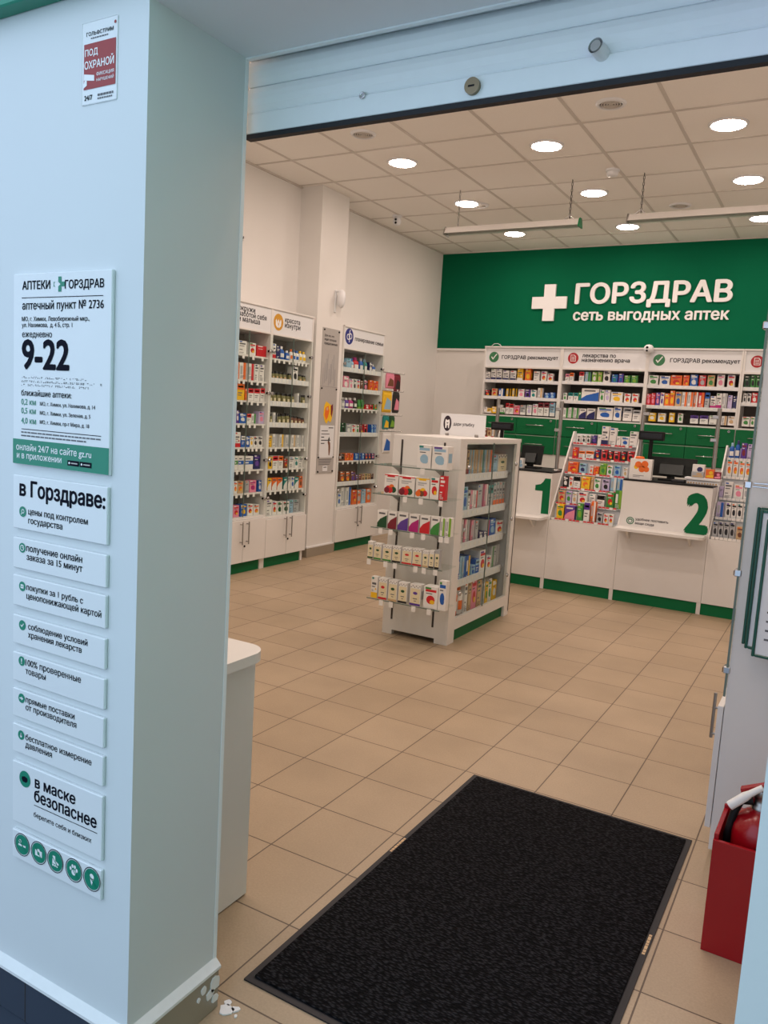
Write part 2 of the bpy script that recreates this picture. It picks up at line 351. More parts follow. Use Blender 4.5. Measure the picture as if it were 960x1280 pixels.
def hung_lamp(x0, x1, y, z, label, chains):
    t = thing('hanging_lamp', label, 'lamp', (x0, y, z), 0, 'long lamps hung on chains')
    L = x1 - x0
    MB().prism([(-.05, 0), (.05, 0), (.03, .035), (.018, .055), (-.018, .055), (-.03, .035)], .012, L - .012, LAMPBODY, 'x').build('housing', t)
    MB().prism([(-.036, -.012), (.036, -.012), (.045, .0), (-.045, .0)], .02, L - .02, ACRYL, 'x').build('diffuser_tube', t)
    for e in (0, L): MB().prism([(-.054, -.014), (.054, -.014), (.034, .04), (.02, .06), (-.02, .06), (-.034, .04)], e - .012 if e else 0, e if e else .012, GREEN if e and L < 1.3 else STEEL, 'x').build('end_cap', t)
    for cx, wide in chains:
        c = MB(); n = 13; zz = CZ - z
        for k in range(n):
            a = .055 + (zz - .055) * k / n; b = .055 + (zz - .055) * (k + .86) / n; r = .006
            if k % 2: c.tube([(cx - r, 0, a), (cx - r, 0, b), (cx + r, 0, b), (cx + r, 0, a), (cx - r, 0, a)], .0028, SLOT if wide else STEEL, 5, False)
            else: c.tube([(cx, -r, a), (cx, -r, b), (cx, r, b), (cx, r, a), (cx, -r, a)], .0028, SLOT if wide else STEEL, 5, False)
        c.build('chain', t)
        if wide: MB().tube([(cx - .10, 0, .01), (cx - .03, 0, .07), (cx, 0, .085), (cx + .03, 0, .06), (cx + .03, 0, .02)], .005, STEEL, 6).build('hook', t)
hung_lamp(-3.32, -2.08, 6.66, 3.045, 'shorter-looking steel lamp on chains with green end cap', [(.12, 0), (1.14, 1)])
hung_lamp(-1.70, -.46, 6.66, 3.05, 'steel lamp on chains running out of view past the wall', [(.10, 1), (1.14, 1)])

# ---------------------------------------------------------------- plates and sticker on the entrance wall
PY = 1.066
def plate(name, label, x0, x1, z0, z1, cat='sign', group=None, m=None, th=.008):
    t = thing(name, label, cat, (0, PY, 0), 0, group)
    MB().box(x0, x1, -th, 0, z0, z1, m or WPLATE, .0015).build('board', t); return t
F_ = -.0087
def icon(parent, x, z, r, kind):
    m = MB().disc(x, z, r, F_, GREENSIGN, 24); y = F_ - .0004
    W = WINK
    if kind == 'search': m.lathe([(r * .42, y), (r * .28, y)], x + r * .1, z + r * .1, W, 14, 'y'); m.face([(x - r * .1, z - r * .25), (x - r * .2, z - r * .15), (x - r * .5, z - r * .55), (x - r * .4, z - r * .62)], y, W)
    elif kind == 'clock': m.lathe([(r * .62, y), (r * .46, y)], x, z, W, 16, 'y'); m.face([(x - r * .07, z), (x + r * .07, z), (x + r * .07, z + r * .4), (x - r * .07, z + r * .4)], y, W); m.face([(x, z - r * .06), (x + r * .3, z - r * .06), (x + r * .3, z + r * .08), (x, z + r * .08)], y, W)
    elif kind == 'card': m.face([(x - r * .45, z - r * .4), (x + r * .45, z - r * .4), (x + r * .45, z + r * .42), (x - r * .45, z + r * .42)], y, W); m.face([(x - r * .25, z), (x, z - r * .2), (x + r * .3, z + r * .22), (x + r * .2, z + r * .3), (x, z), (x - r * .18, z + r * .12)], y - .0003, GREENSIGN)
    elif kind == 'check': m.face([(x - r * .5, z), (x - r * .1, z - r * .4), (x + r * .52, z + r * .3), (x + r * .38, z + r * .42), (x - r * .1, z - r * .12), (x - r * .36, z + r * .12)], y, W)
    elif kind == 'bang': m.face([(x - r * .12, z - r * .18), (x + r * .12, z - r * .18), (x + r * .16, z + r * .6), (x - r * .16, z + r * .6)], y, W); m.disc(x, z - r * .44, r * .15, y, W, 10)
    elif kind == 'arrow': m.face([(x - r * .55, z - r * .13), (x, z - r * .13), (x, z - r * .42), (x + r * .6, z), (x, z + r * .42), (x, z + r * .13), (x - r * .55, z + r * .13)], y, W)
    elif kind == 'drop': m.disc(x, z - r * .14, r * .34, y, W, 14); m.face([(x - r * .32, z - r * .05), (x + r * .32, z - r * .05), (x, z + r * .6)], y, W)
    elif kind == 'mask': m.face([(x - r * .55, z - r * .1), (x - r * .3, z - r * .38), (x + r * .3, z - r * .38), (x + r * .55, z - r * .1), (x + r * .5, z + r * .22), (x, z + r * .36), (x - r * .5, z + r * .22)], y, INK)
    elif kind == 'smoke': m.face([(x - r * .55, z - r * .18), (x + r * .1, z - r * .18), (x + r * .1, z + r * .02), (x - r * .55, z + r * .02)], y, W); m.face([(x + r * .18, z - r * .18), (x + r * .55, z - r * .18), (x + r * .55, z + r * .02), (x + r * .18, z + r * .02)], y, W); m.lathe([(r * .2, y), (r * .12, y)], x - r * .3, z + r * .3, W, 10, 'y')
    elif kind == 'photo': m.face([(x - r * .5, z - r * .35), (x + r * .5, z - r * .35), (x + r * .5, z + r * .25), (x + r * .2, z + r * .25), (x + r * .12, z + r * .4), (x - r * .12, z + r * .4), (x - r * .2, z + r * .25), (x - r * .5, z + r * .25)], y, W); m.disc(x, z - r * .05, r * .18, y - .0003, GREENSIGN, 12)
    elif kind == 'skate': m.face([(x - r * .35, z + r * .5), (x, z + r * .5), (x + r * .05, z + r * .05), (x + r * .5, z - r * .12), (x + r * .5, z - r * .3), (x - r * .4, z - r * .3)], y, W); [m.disc(x + r * q, z - r * .45, r * .12, y, W, 8) for q in (-.3, 0, .3)]
    elif kind == 'paw': m.disc(x, z - r * .2, r * .3, y, W, 12); [m.disc(x + r * p, z + r * q, r * .15, y, W, 8, r * .2) for p, q in ((-.42, .1), (-.16, .38), (.16, .38), (.42, .1))]
    elif kind == 'ice': m.disc(x, z + r * .25, r * .3, y, W, 12); m.face([(x - r * .24, z + r * .1), (x, z - r * .6), (x + r * .24, z + r * .1)], y, W)
    if kind in ('smoke', 'photo', 'skate', 'paw', 'ice'):
        m.face([(x - r * .66, z + r * .6), (x - r * .6, z + r * .66), (x + r * .66, z - r * .6), (x + r * .6, z - r * .66)], y - .0006, GREENSIGN)
        m.lathe([(r * 1.08, y + .0002), (r * 1.16, y + .0002)], x, z, INK, 24, 'y')
    return m.build('icon', parent)

t = plate('security_sticker', 'small red and white security notice near the top of the entrance wall', -1.312, -1.217, 1.949, 2.094, m=WPLATE, th=.0012)
y = -.0018
m = MB().face([(-1.306, 1.976), (-1.221, 1.976), (-1.221, 2.056), (-1.306, 2.056)], y, REDVINYL); m.build('red_field', t)
text(t, [('ГОЛЬФСТРИМ', -1.300, -1.228, 2.0695, .9, .9), ('24/7', -1.304, -1.282, 1.957, 1.4)], INK, y)
m = MB()
for xa, xb, z, q in ((-1.288, -1.242, 2.0635, .0022), (-1.268, -1.226, 1.961, .004), (-1.268, -1.229, 1.9555, .0028)):
    while xa < xb: e = .003 + random.random() * .004; m.face([(xa, z), (min(xa + e, xb), z), (min(xa + e, xb), z + q), (xa, z + q)], y, GREYINK); xa += e + .0012
    m.build('fine_print', t); m = MB()
text(t, [('ПОД', -1.303, -1.268, 2.0345, 1.2), ('ОХРАНОЙ', -1.304, -1.225, 2.012, 1.2, 1.15), ('ФИКСАЦИЯ', -1.271, -1.225, 1.997, .6), ('НАРУШЕНИЙ', -1.271, -1.225, 1.987, .6)], WINK, y - .0004)
MB().face([(-1.305, 1.993), (-1.277, 1.989), (-1.277, 1.999), (-1.305, 2.004)], y - .0004, WINK).face([(-1.303, 1.993), (-1.297, 1.992), (-1.297, 1.983), (-1.306, 1.979), (-1.306, 1.985)], y - .0004, WINK).build('camera_drawing', t)
MB().disc(-1.2235, 2.083, .003, y, REDVINYL, 10).build('red_mark', t)

t = plate('opening_hours_plate', 'tall white information plate with opening hours and green bottom strip', -1.503, -1.213, 1.259, 1.646)
MB().face([(-1.5025, 1.2605), (-1.2135, 1.2605), (-1.2135, 1.312), (-1.5025, 1.312)], F_, GREENSIGN).build('green_strip', t)
text(t, [('АПТЕКИ', -1.474, -1.388, 1.6145, 1.4, 1.05), ('ГОРЗДРАВ', -1.345, -1.234, 1.6135, 1.4, 1.05), ('аптечный пункт № 2736', -1.474, -1.234, 1.575, .9, 1.05), ('МО, г. Химки, Левобережный мкр.,', -1.475, -1.273, 1.552, .7), ('ул. Нахимова,  д. 4 Б, стр. 1', -1.475, -1.322, 1.540, .7),
         ('ежедневно', -1.474, -1.382, 1.520, .5), ('9-22', -1.475, -1.329, 1.4575, 1.9, 1.02), ('ближайшие аптеки:', -1.476, -1.322, 1.402, .7), ('МО, г. Химки, ул. Нахимова, д. 14', -1.417, -1.254, 1.384, .6), ('МО, г. Химки, ул. Зеленая, д. 5', -1.417, -1.267, 1.3655, .6), ('МО, г. Химки, пр-т Мира, д. 18', -1.417, -1.270, 1.347, .6)], INK, F_)
text(t, [('0,2 км', -1.476, -1.430, 1.3835, .5), ('0,5 км', -1.476, -1.430, 1.3655, .5), ('4,0 км', -1.476, -1.429, 1.345, .5)], GREENSIGN, F_, 'distances')
text(t, [('онлайн 24/7 на сайте gz.ru', -1.491, -1.262, 1.2895, .6), ('и в приложении', -1.489, -1.349, 1.2725, .6)], WINK, F_ - .0005, 'strip_lettering')
for za in (1.5975, 1.3328): MB().face([(-1.475, za), (-1.236, za), (-1.236, za + .0014), (-1.475, za + .0014)], F_, INK).build('rule', t)
m = MB()
for r, (za, x1) in enumerate(((1.437, -1.277), (1.429, -1.237), (1.4215, -1.273))):    # raised dots
    x = -1.475
    while x < x1:
        for k in range(4):
            if random.random() < .5: m.disc(x + .0022 * (k % 2), za + .0012 + .0022 * (k // 2), .0009, F_, INK, 6)
        x += .0062
m.build('raised_dots', t); m = MB()
for za, x1 in ((1.3255, -1.237), (1.3185, -1.278)):
    x = -1.476
    while x < x1: q = .006 + random.random() * .014; m.face([(x, za), (min(x + q, x1), za), (min(x + q, x1), za + .0028), (x, za + .0028)], F_, GREYINK); x += q + .002
m.build('fine_print', t)
c = MB(); cx, cz, q, e = -1.3595, 1.6225, .0145, .0045
c.face([(cx - e, cz + q), (cx + e, cz + q), (cx + e, cz + e), (cx + q, cz + e), (cx + q, cz - e), (cx + e, cz - e), (cx + e, cz - q), (cx - e, cz - q), (cx - e, cz - e), (cx + .002, cz), (cx - e, cz + e)], F_, GREENSIGN)
c.face([(cx - q - .004, cz - e), (cx - q, cz - e), (cx - q, cz - e + .0012), (cx - q - .0028, cz - e + .0012), (cx - q - .0028, cz + e - .0012), (cx - q, cz + e - .0012), (cx - q, cz + e), (cx - q - .004, cz + e)], F_, GREENSIGN); c.build('cross', t)
for x0 in (-1.331, -1.295):
    b = MB().face([(x0, 1.2695), (x0 + .034, 1.2695), (x0 + .034, 1.280), (x0, 1.280)], F_ - .0005, INK); b.disc(x0 + .006, 1.2748, .0025, F_ - .001, WINK, 8); b.face([(x0 + .011, 1.2735), (x0 + .030, 1.2735), (x0 + .030, 1.276), (x0 + .011, 1.276)], F_ - .001, GREYPLATE); b.build('badge', t)

G_ = 'message plates on the entrance wall'
X0, X1 = -1.503, -1.216
def msg(label, z0, z1, kind, ic, lines):
    t = plate('message_plate', label, X0, X1, z0, z1, group=G_); text(t, lines, INK, F_); icon(t, ic[0], ic[1], ic[2], kind)
msg('large white plate with bold heading and state-controlled prices line', 1.123, 1.2365, 'search', (-1.470, 1.1605, .0112), [('в Горздраве:', -1.481, -1.221, 1.1945, 1.8, 1.05), ('цены под контролем', -1.452, -1.270, 1.157, .9), ('государства', -1.452, -1.345, 1.138, .9)])
msg('white plate about collecting an online order within 15 minutes', 1.038, 1.1035, 'clock', (-1.471, 1.0835, .0105), [('получение онлайн', -1.458, -1.285, 1.0785, .9), ('заказа за 15 минут', -1.457, -1.284, 1.060, .9)])
msg('white plate about 1-rouble purchases with the discount card', .956, 1.0225, 'card', (-1.4705, 1.0005, .0105), [('покупки за 1 рубль с', -1.457, -1.281, .9955, .9), ('ценопонижающей картой', -1.457, -1.227, .9765, .9)])
msg('white plate with tick icon about medicine storage conditions', .872, .935, 'check', (-1.470, .916, .011), [('соблюдение условий', -1.451, -1.266, .911, .9), ('хранения лекарств', -1.451, -1.283, .893, .9)])
msg('white plate with exclamation icon about 100 percent checked goods', .789, .8525, 'bang', (-1.4715, .8365, .0105), [('100% проверенные', -1.459, -1.284, .830, .6), ('товары', -1.459, -1.393, .8115, .6)])
msg('white plate with arrow icon about direct supplies from makers', .7085, .7715, 'arrow', (-1.4715, .7535, .0105), [('прямые поставки', -1.458, -1.302, .748, .7), ('от производителя', -1.458, -1.296, .731, .7)])
msg('white plate with drop icon about free blood pressure checks', .6275, .691, 'drop', (-1.4725, .670, .0105), [('бесплатное измерение', -1.458, -1.249, .6635, .7), ('давления', -1.458, -1.371, .6463, .7)])
t = plate('message_plate', 'tall white plate with round mask icon, above the prohibition icons', X0, X1, .4655, .6055, group=G_)
text(t, [('в маске', -1.426, -1.296, .5645, 1.4), ('безопаснее', -1.428, -1.231, .533, 1.4, 1.06), ('берегите себя и близких', -1.429, -1.246, .4965, .5)], INK, F_)
MB().face([(-1.428, .5225), (-1.229, .5225), (-1.229, .524), (-1.428, .524)], F_, INK).build('rule', t); icon(t, -1.4595, .573, .0185, 'mask')
t = plate('message_plate', 'low white strip with five round green prohibition icons', X0, X1, .380, .4455, group=G_)
for x, k in ((-1.4675, 'smoke'), (-1.4115, 'photo'), (-1.357, 'skate'), (-1.298, 'paw'), (-1.2425, 'ice')): icon(t, x, .418, .0225, k)

# ---------------------------------------------------------------- roller shutter
t = thing('roller_shutter', 'half-raised white roller shutter with lock above the doorway', 'shutter', (0, 1.36, 1.968))
b = MB()
for k in range(8):
    z = .046 + k * .0525
    b.prism([(0, z), (.009, z), (.009, z + .0505), (.004, z + .0515), (.004, z + .0525), (.003, z + .0525), (-.002, z + .0485), (-.006, z + .038), (-.0072, z + .026), (-.006, z + .013), (-.002, z + .003)], -1.157, .005, SHUT, 'x')
b.build('slat_curtain', t)
MB().box(-1.157, .005, -.004, .01, .004, .045, SHUT, .002).build('bottom_bar', t)
MB().box(-1.157, .005, -.005, .011, -.006, .004, RUBBER).build('rubber_seal', t)
l = MB().lathe([(.0145, -.012), (.0145, -.004)], -.640, .026, BRASS, 22, 'y'); l.box(-.647, -.635, -.0125, -.0118, .0245, .0275, BLACK); l.build('lock', t)
e = MB().lathe([(.006, -.004), (.0068, -.007), (.0045, -.0085), (.003, -.006)], -.872, .043, CHROME, 16, 'y'); e.build('eyelet', t)
e = MB().tube([(-.412, .0, .045), (-.418, -.028, .050)], .0125, WPLATE, 18, False); e.tube([(-.412, 0, .045), (-.418, -.0275, .0498)], .009, GREYPLATE, 18, True); e.build('tube_stop', t)

# ---------------------------------------------------------------- doormat
def mat_pile():
    m = bpy.data.materials.new('ribbed_black_pile'); m.use_nodes = True; nt = m.node_tree; b = nt.nodes['Principled BSDF']
    tc = nt.nodes.new('ShaderNodeTexCoord'); mp = nt.nodes.new('ShaderNodeMapping'); mp.inputs['Rotation'].default_value = (0, 0, .55); mp.inputs['Scale'].default_value = (1, 2.6, 1)
    v = nt.nodes.new('ShaderNodeTexVoronoi'); v.inputs['Scale'].default_value = 70; n = nt.nodes.new('ShaderNodeTexNoise'); n.inputs['Scale'].default_value = 300
    nt.links.new(tc.outputs['Object'], mp.inputs[0]); nt.links.new(mp.outputs[0], v.inputs['Vector']); nt.links.new(tc.outputs['Object'], n.inputs['Vector'])
    r = nt.nodes.new('ShaderNodeValToRGB'); r.color_ramp.elements[0].color = (*lin((54, 54, 58)), 1); r.color_ramp.elements[1].color = (*lin((8, 8, 10)), 1); r.color_ramp.elements[1].position = .55
    nt.links.new(v.outputs['Distance'], r.inputs[0]); nt.links.new(r.outputs[0], b.inputs['Base Color']); b.inputs['Roughness'].default_value = .95; b.inputs['Specular IOR Level'].default_value = .1
    bp = nt.nodes.new('ShaderNodeBump'); bp.invert = True; bp.inputs['Strength'].default_value = 1; bp.inputs['Distance'].default_value = .004
    nt.links.new(v.outputs['Distance'], bp.inputs['Height']); nt.links.new(bp.outputs[0], b.inputs['Normal']); return m
t = thing('doormat', 'large black ribbed doormat on the tiles inside the doorway', 'doormat', (-.715, 2.13, 0), -.006)
b = MB(); hx, hy = .413, .70
b.prism([(-hx, -hy), (hx, -hy), (hx, hy), (-hx, hy)], 0, .004, RUBBER, 'z'); b.build('rubber_border', t)
MB().box(-hx + .018, hx - .018, -hy + .018, hy - .018, .004, .0095, mat_pile(), .002).build('pile', t)
for x, yy, s in ((-hx + .009, .06, -1), (hx - .009, .025, 1)):
    m = MB(); q = -.045
    for k in range(7): wd = .008 + .004 * (k % 3); m.box(x - .004, x + .004, yy + q, yy + q + wd, .004, .0046, pm('e')); q += wd + .003
    m.build('woven_mark', t)

# ---------------------------------------------------------------- small desk behind the entrance wall
t = thing('side_desk', 'white desk with rounded top corner behind the entrance wall', 'desk', (-1.353, 1.34, 0))
MB().box(-.018, 0, .0, .367, 0.004, .712, WHITE, .001).build('side_panel', t)
MB().box(-.9, -.018, .34, .356, .3, .712, WHITE).build('modesty_panel', t)
MB().box(-.9, -.882, .0, .367, .004, .712, WHITE, .001).build('far_panel', t)
r = .07; P = [(-.92, 0), (.036, 0)] + [(.036 - r + r * math.cos(q), .388 - r + r * math.sin(q)) for q in [math.pi / 2 * k / 8 for k in range(9)]] + [(-.92, .388)]
MB().prism(P, .712, .740, WHITE, 'z').build('desktop', t)
MB().lathe([(.006, 0), (.005, .0025), (0, .003)], .18, .60, WPLATE, 12, 'x').build('screw_cap', t)
MB().lathe([(.006, 0), (.005, .0025), (0, .003)], .18, .16, WPLATE, 12, 'x').build('screw_cap', t)

# ---------------------------------------------------------------- products
DARKS = set('knbvtgdxaur')
def product(loc, rotz, w, h, spec, label, cat, group, depth=None):
    w *= .95
    if spec[0] in 'FJU':
        c1 = pm(spec[1]); c2 = pm(spec[2]); r = min(w / 2, .05)
        if spec[0] == 'F':
            o = MB().lathe([(r * .9, 0), (r, .004), (r, h * .62), (r * .8, h * .72), (r * .42, h * .78), (r * .42, h * .8)], 0, r, c1, 14).build('bottle', None, loc, rotz)
            MB().lathe([(r * .5, h * .78), (r * .5, h * .97), (r * .4, h), (0, h)], 0, r, c2, 12).build('cap', o)
            lb = pm('w') if spec[1] != 'w' else c2
            V = [(math.sin(a) * r * 1.01, r - math.cos(a) * r * 1.01) for a in [(-.9 + .3 * k) for k in range(7)]]
            L = MB(); L.add([(x, y, z) for z in (h * .16, h * .46) for x, y in V], [(k, k + 1, k + 8, k + 7) for k in range(6)], lb, True); L.build('paper_label', o)
        elif spec[0] == 'J':
            o = MB().lathe([(r * .92, 0), (r, .004), (r, h * .74), (r * .82, h * .8)], 0, r, pm('u') if spec[1] == 'y' else pm('j'), 14).build('jar', None, loc, rotz)
            MB().lathe([(r * .9, h * .78), (r * .9, h * .98), (r * .86, h), (0, h)], 0, r, c2, 14).build('lid', o)
            V = [(math.sin(a) * r * 1.01, r - math.cos(a) * r * 1.01) for a in [(-.66 + .22 * k) for k in range(7)]]
            L = MB(); L.add([(x, y, z) for z in (h * .22, h * .5) for x, y in V], [(k, k + 1, k + 8, k + 7) for k in range(6)], pm('e') if spec[1] == 'd' else pm('c'), True); L.build('paper_label', o)
        else:
            a = w * .46; d = .016
            o = MB(); V = [(-a * .8, 0, h * .22), (a * .8, 0, h * .22), (a * .8, 2 * d, h * .22), (-a * .8, 2 * d, h * .22), (-a, d, h), (a, d, h), (a, d + .001, h), (-a, d + .001, h)]
            o.add(V, [(0, 1, 5, 4), (2, 3, 7, 6), (0, 4, 7, 3), (1, 2, 6, 5), (4, 5, 6, 7), (3, 2, 1, 0)], c1); o = o.build('tube', None, loc, rotz)
            MB().lathe([(a * .7, 0), (a * .7, h * .2), (a * .62, h * .22)], 0, d, c2, 12).build('cap', o)
        return tag(o, label, cat, group)
    c1 = pm(spec[0]); p = spec[1]; c2 = pm(spec[2]) if len(spec) > 2 else c1
    d = depth or min(.10, max(.035, w * .8)); x0, x1 = -w / 2, w / 2; m = MB().box(x0, x1, 0, d, 0, h, c1); y = -.0005
    R = lambda a, b, c, e, k, yy=y: m.face([(x0 + a * w, b * h), (x0 + c * w, b * h), (x0 + c * w, e * h), (x0 + a * w, e * h)], yy, k)
    ink = pm('w') if spec[0] in DARKS else GREYINK
    if p == 'B':
        R(0, 0, 1, .26, c2); R(.12, .62, .8, .72, ink); R(.12, .5, .6, .55, ink); m.disc(x0 + w * .72, h * .42, min(w, h) * .12, y, c2, 10)
    elif p == 'T': R(0, .62, 1, 1, c2); R(.14, .75, .86, .86, pm('w')); R(.15, .4, .7, .46, ink); R(.15, .26, .6, .31, ink)
    elif p == 'M': m.disc(x0 + w * .5, h * .4, w * .3, y, c2, 12, h * .2); m.disc(x0 + w * .62, h * .3, w * .18, y - .0003, pm('y') if spec[2:] in ('r', 'o') else c2, 9, h * .1); R(.12, .76, .88, .87, c2); R(.15, .66, .6, .7, ink)
    elif p == 'L': R(.12, .72, .85, .82, ink); R(.12, .58, .7, .63, ink); R(.12, .3, .5, .35, ink)
    elif p == 'S': R(.55, 0, .95, 1, c2); R(.1, .3, .42, .8, pm('w') if spec[0] in DARKS else pm('s'))
    elif p == 'D': m.face([(x0, 0), (x1, 0), (x1, h * .75), (x0 + w * .3, h * .5), (x0, h * .25)], y, c2); R(.15, .78, .8, .88, ink)
    elif p == 'H': R(0, .38, 1, .66, c2); R(.15, .76, .7, .84, ink); R(.1, .46, .5, .56, pm('w'), y - .0003)
    elif p == 'F':                                # fruit tea: coloured lid line, berries low down
        R(0, .95, 1, 1, c2); R(.2, .88, .75, .97, c2, y - .0003); R(.15, .72, .8, .79, pm('s')); R(.15, .63, .6, .68, pm('s'))
        for q, (a, b) in enumerate(((.3, .2), (.55, .28), (.7, .16), (.45, .13), (.2, .12))): m.disc(x0 + a * w, b * h + .01, w * .2, y - .0003 * q, pm('oyruo'[q]) if spec[2] == 'y' else pm('rodrx'[q]), 9)
    elif p == 'C':                                # herb tea: patterned top, plant drawing, coloured foot
        R(0, 0, 1, .1, c2); R(.06, .1, .94, .8, pm('c')); m.disc(x0 + w * .5, h * .58, w * .22, y - .0003, pm('d') if spec[2] not in 'rv' else c2, 9, h * .07)
        for q in range(6): m.disc(x0 + w * (.1 + .16 * q), h * (.86 + .06 * (q % 2)), w * .05, y, ink, 6)
        R(.3, .3, .7, .34, ink, y - .0003); R(.38, .2, .62, .23, ink, y - .0003)
    else: R(.15, .7, .75, .76, ink); R(.15, .6, .55, .64, ink)
    if p in 'BMLPS' and w > .03:                  # small print every pack carries: a maker's bar and a few lines
        q = random.random(); acc = pm(random.choice('rbgnotv')) if spec[0] in 'wceslq' else pm('w')
        if p != 'S': R(.1, .88, .34 + .3 * q, .96, acc, y - .0004)
        for k in range(2 + int(3 * q)):
            b = .05 + .055 * k + (.26 if p == 'B' else 0)
            if p != 'M': R(.1, b, .35 + .5 * random.random(), b + .02, ink, y - .0004)
    if d > .05 and p in 'BTMFC': m.add([(x1 + .0005, d * .2, h * .3), (x1 + .0005, d * .8, h * .3), (x1 + .0005, d * .8, h * .7), (x1 + .0005, d * .2, h * .7)], [(0, 1, 2, 3)], c2 if p != 'C' else pm('s'))
    return tag(m.build('carton', None, loc, rotz), label, cat, group)
SHAPE = {'B': 'with %s base band', 'T': 'with %s top', 'M': 'with %s emblem', 'L': 'with fine print', 'S': 'with %s stripe', 'D': 'with %s diagonal', 'H': 'with %s belt', 'F': 'with fruit and %s lid line', 'C': 'of tea with %s foot', 'P': 'without pattern'}
def describe(spec, n, ref, shelf):
    if spec[0] in 'FJU':
        k = {'F': 'bottle', 'J': 'jar', 'U': 'tube'}[spec[0]]; a = ('brown' if spec[1] == 'y' else 'olive') if k == 'jar' else PAL[spec[1]][0]
        return '%s %s with %s %s, %s from %s, %s' % (a, k, PAL[spec[2]][0], 'lid' if k == 'jar' else 'cap', ORD[n], ref, shelf), k
    c2 = PAL[spec[2]][0] if len(spec) > 2 else ''
    s = SHAPE[spec[1]]
    if spec[1] == 'P' or (not c2 and '%s' in s): return '%s carton, %s from %s, %s' % ('plain ' + PAL[spec[0]][0], ORD[n], ref, shelf), 'box'
    return '%s carton %s, %s from %s, %s' % (PAL[spec[0]][0], (s % c2) if '%s' in s else s, ORD[n], ref, shelf), 'box'
def stock(frame, rows, ys, ref, shelves, group, depth=None, lo=-9, hi=9, pale=None):
    """frame: (origin, rotz); rows: [(z, 'u0,u1,h,spec ...')]; sets the goods of one unit out on its shelves"""
    o, rz = frame; c, s = math.cos(rz), math.sin(rz); R = []
    for i, (z, st) in enumerate(rows):
        yy = ys[i] if isinstance(ys, list) else ys; cur = []
        for n, it in enumerate(st.split()):
            u0, u1, h, sp = it.split(','); u0, u1, h = max(lo, float(u0)), min(hi, float(u1)), float(h); u = (u0 + u1) / 2
            if pale and sp[0] in pale: sp = pale[sp[0]] + sp[1:]
            lb, cat = describe(sp, n, ref, shelves[i])
            product((o[0] + c * u - s * yy, o[1] + s * u + c * yy, z + .0015), rz, u1 - u0, h, sp, lb, cat, 'goods on the ' + shelves[i], depth)
            cur.append(u)
        R.append(cur)
    return R

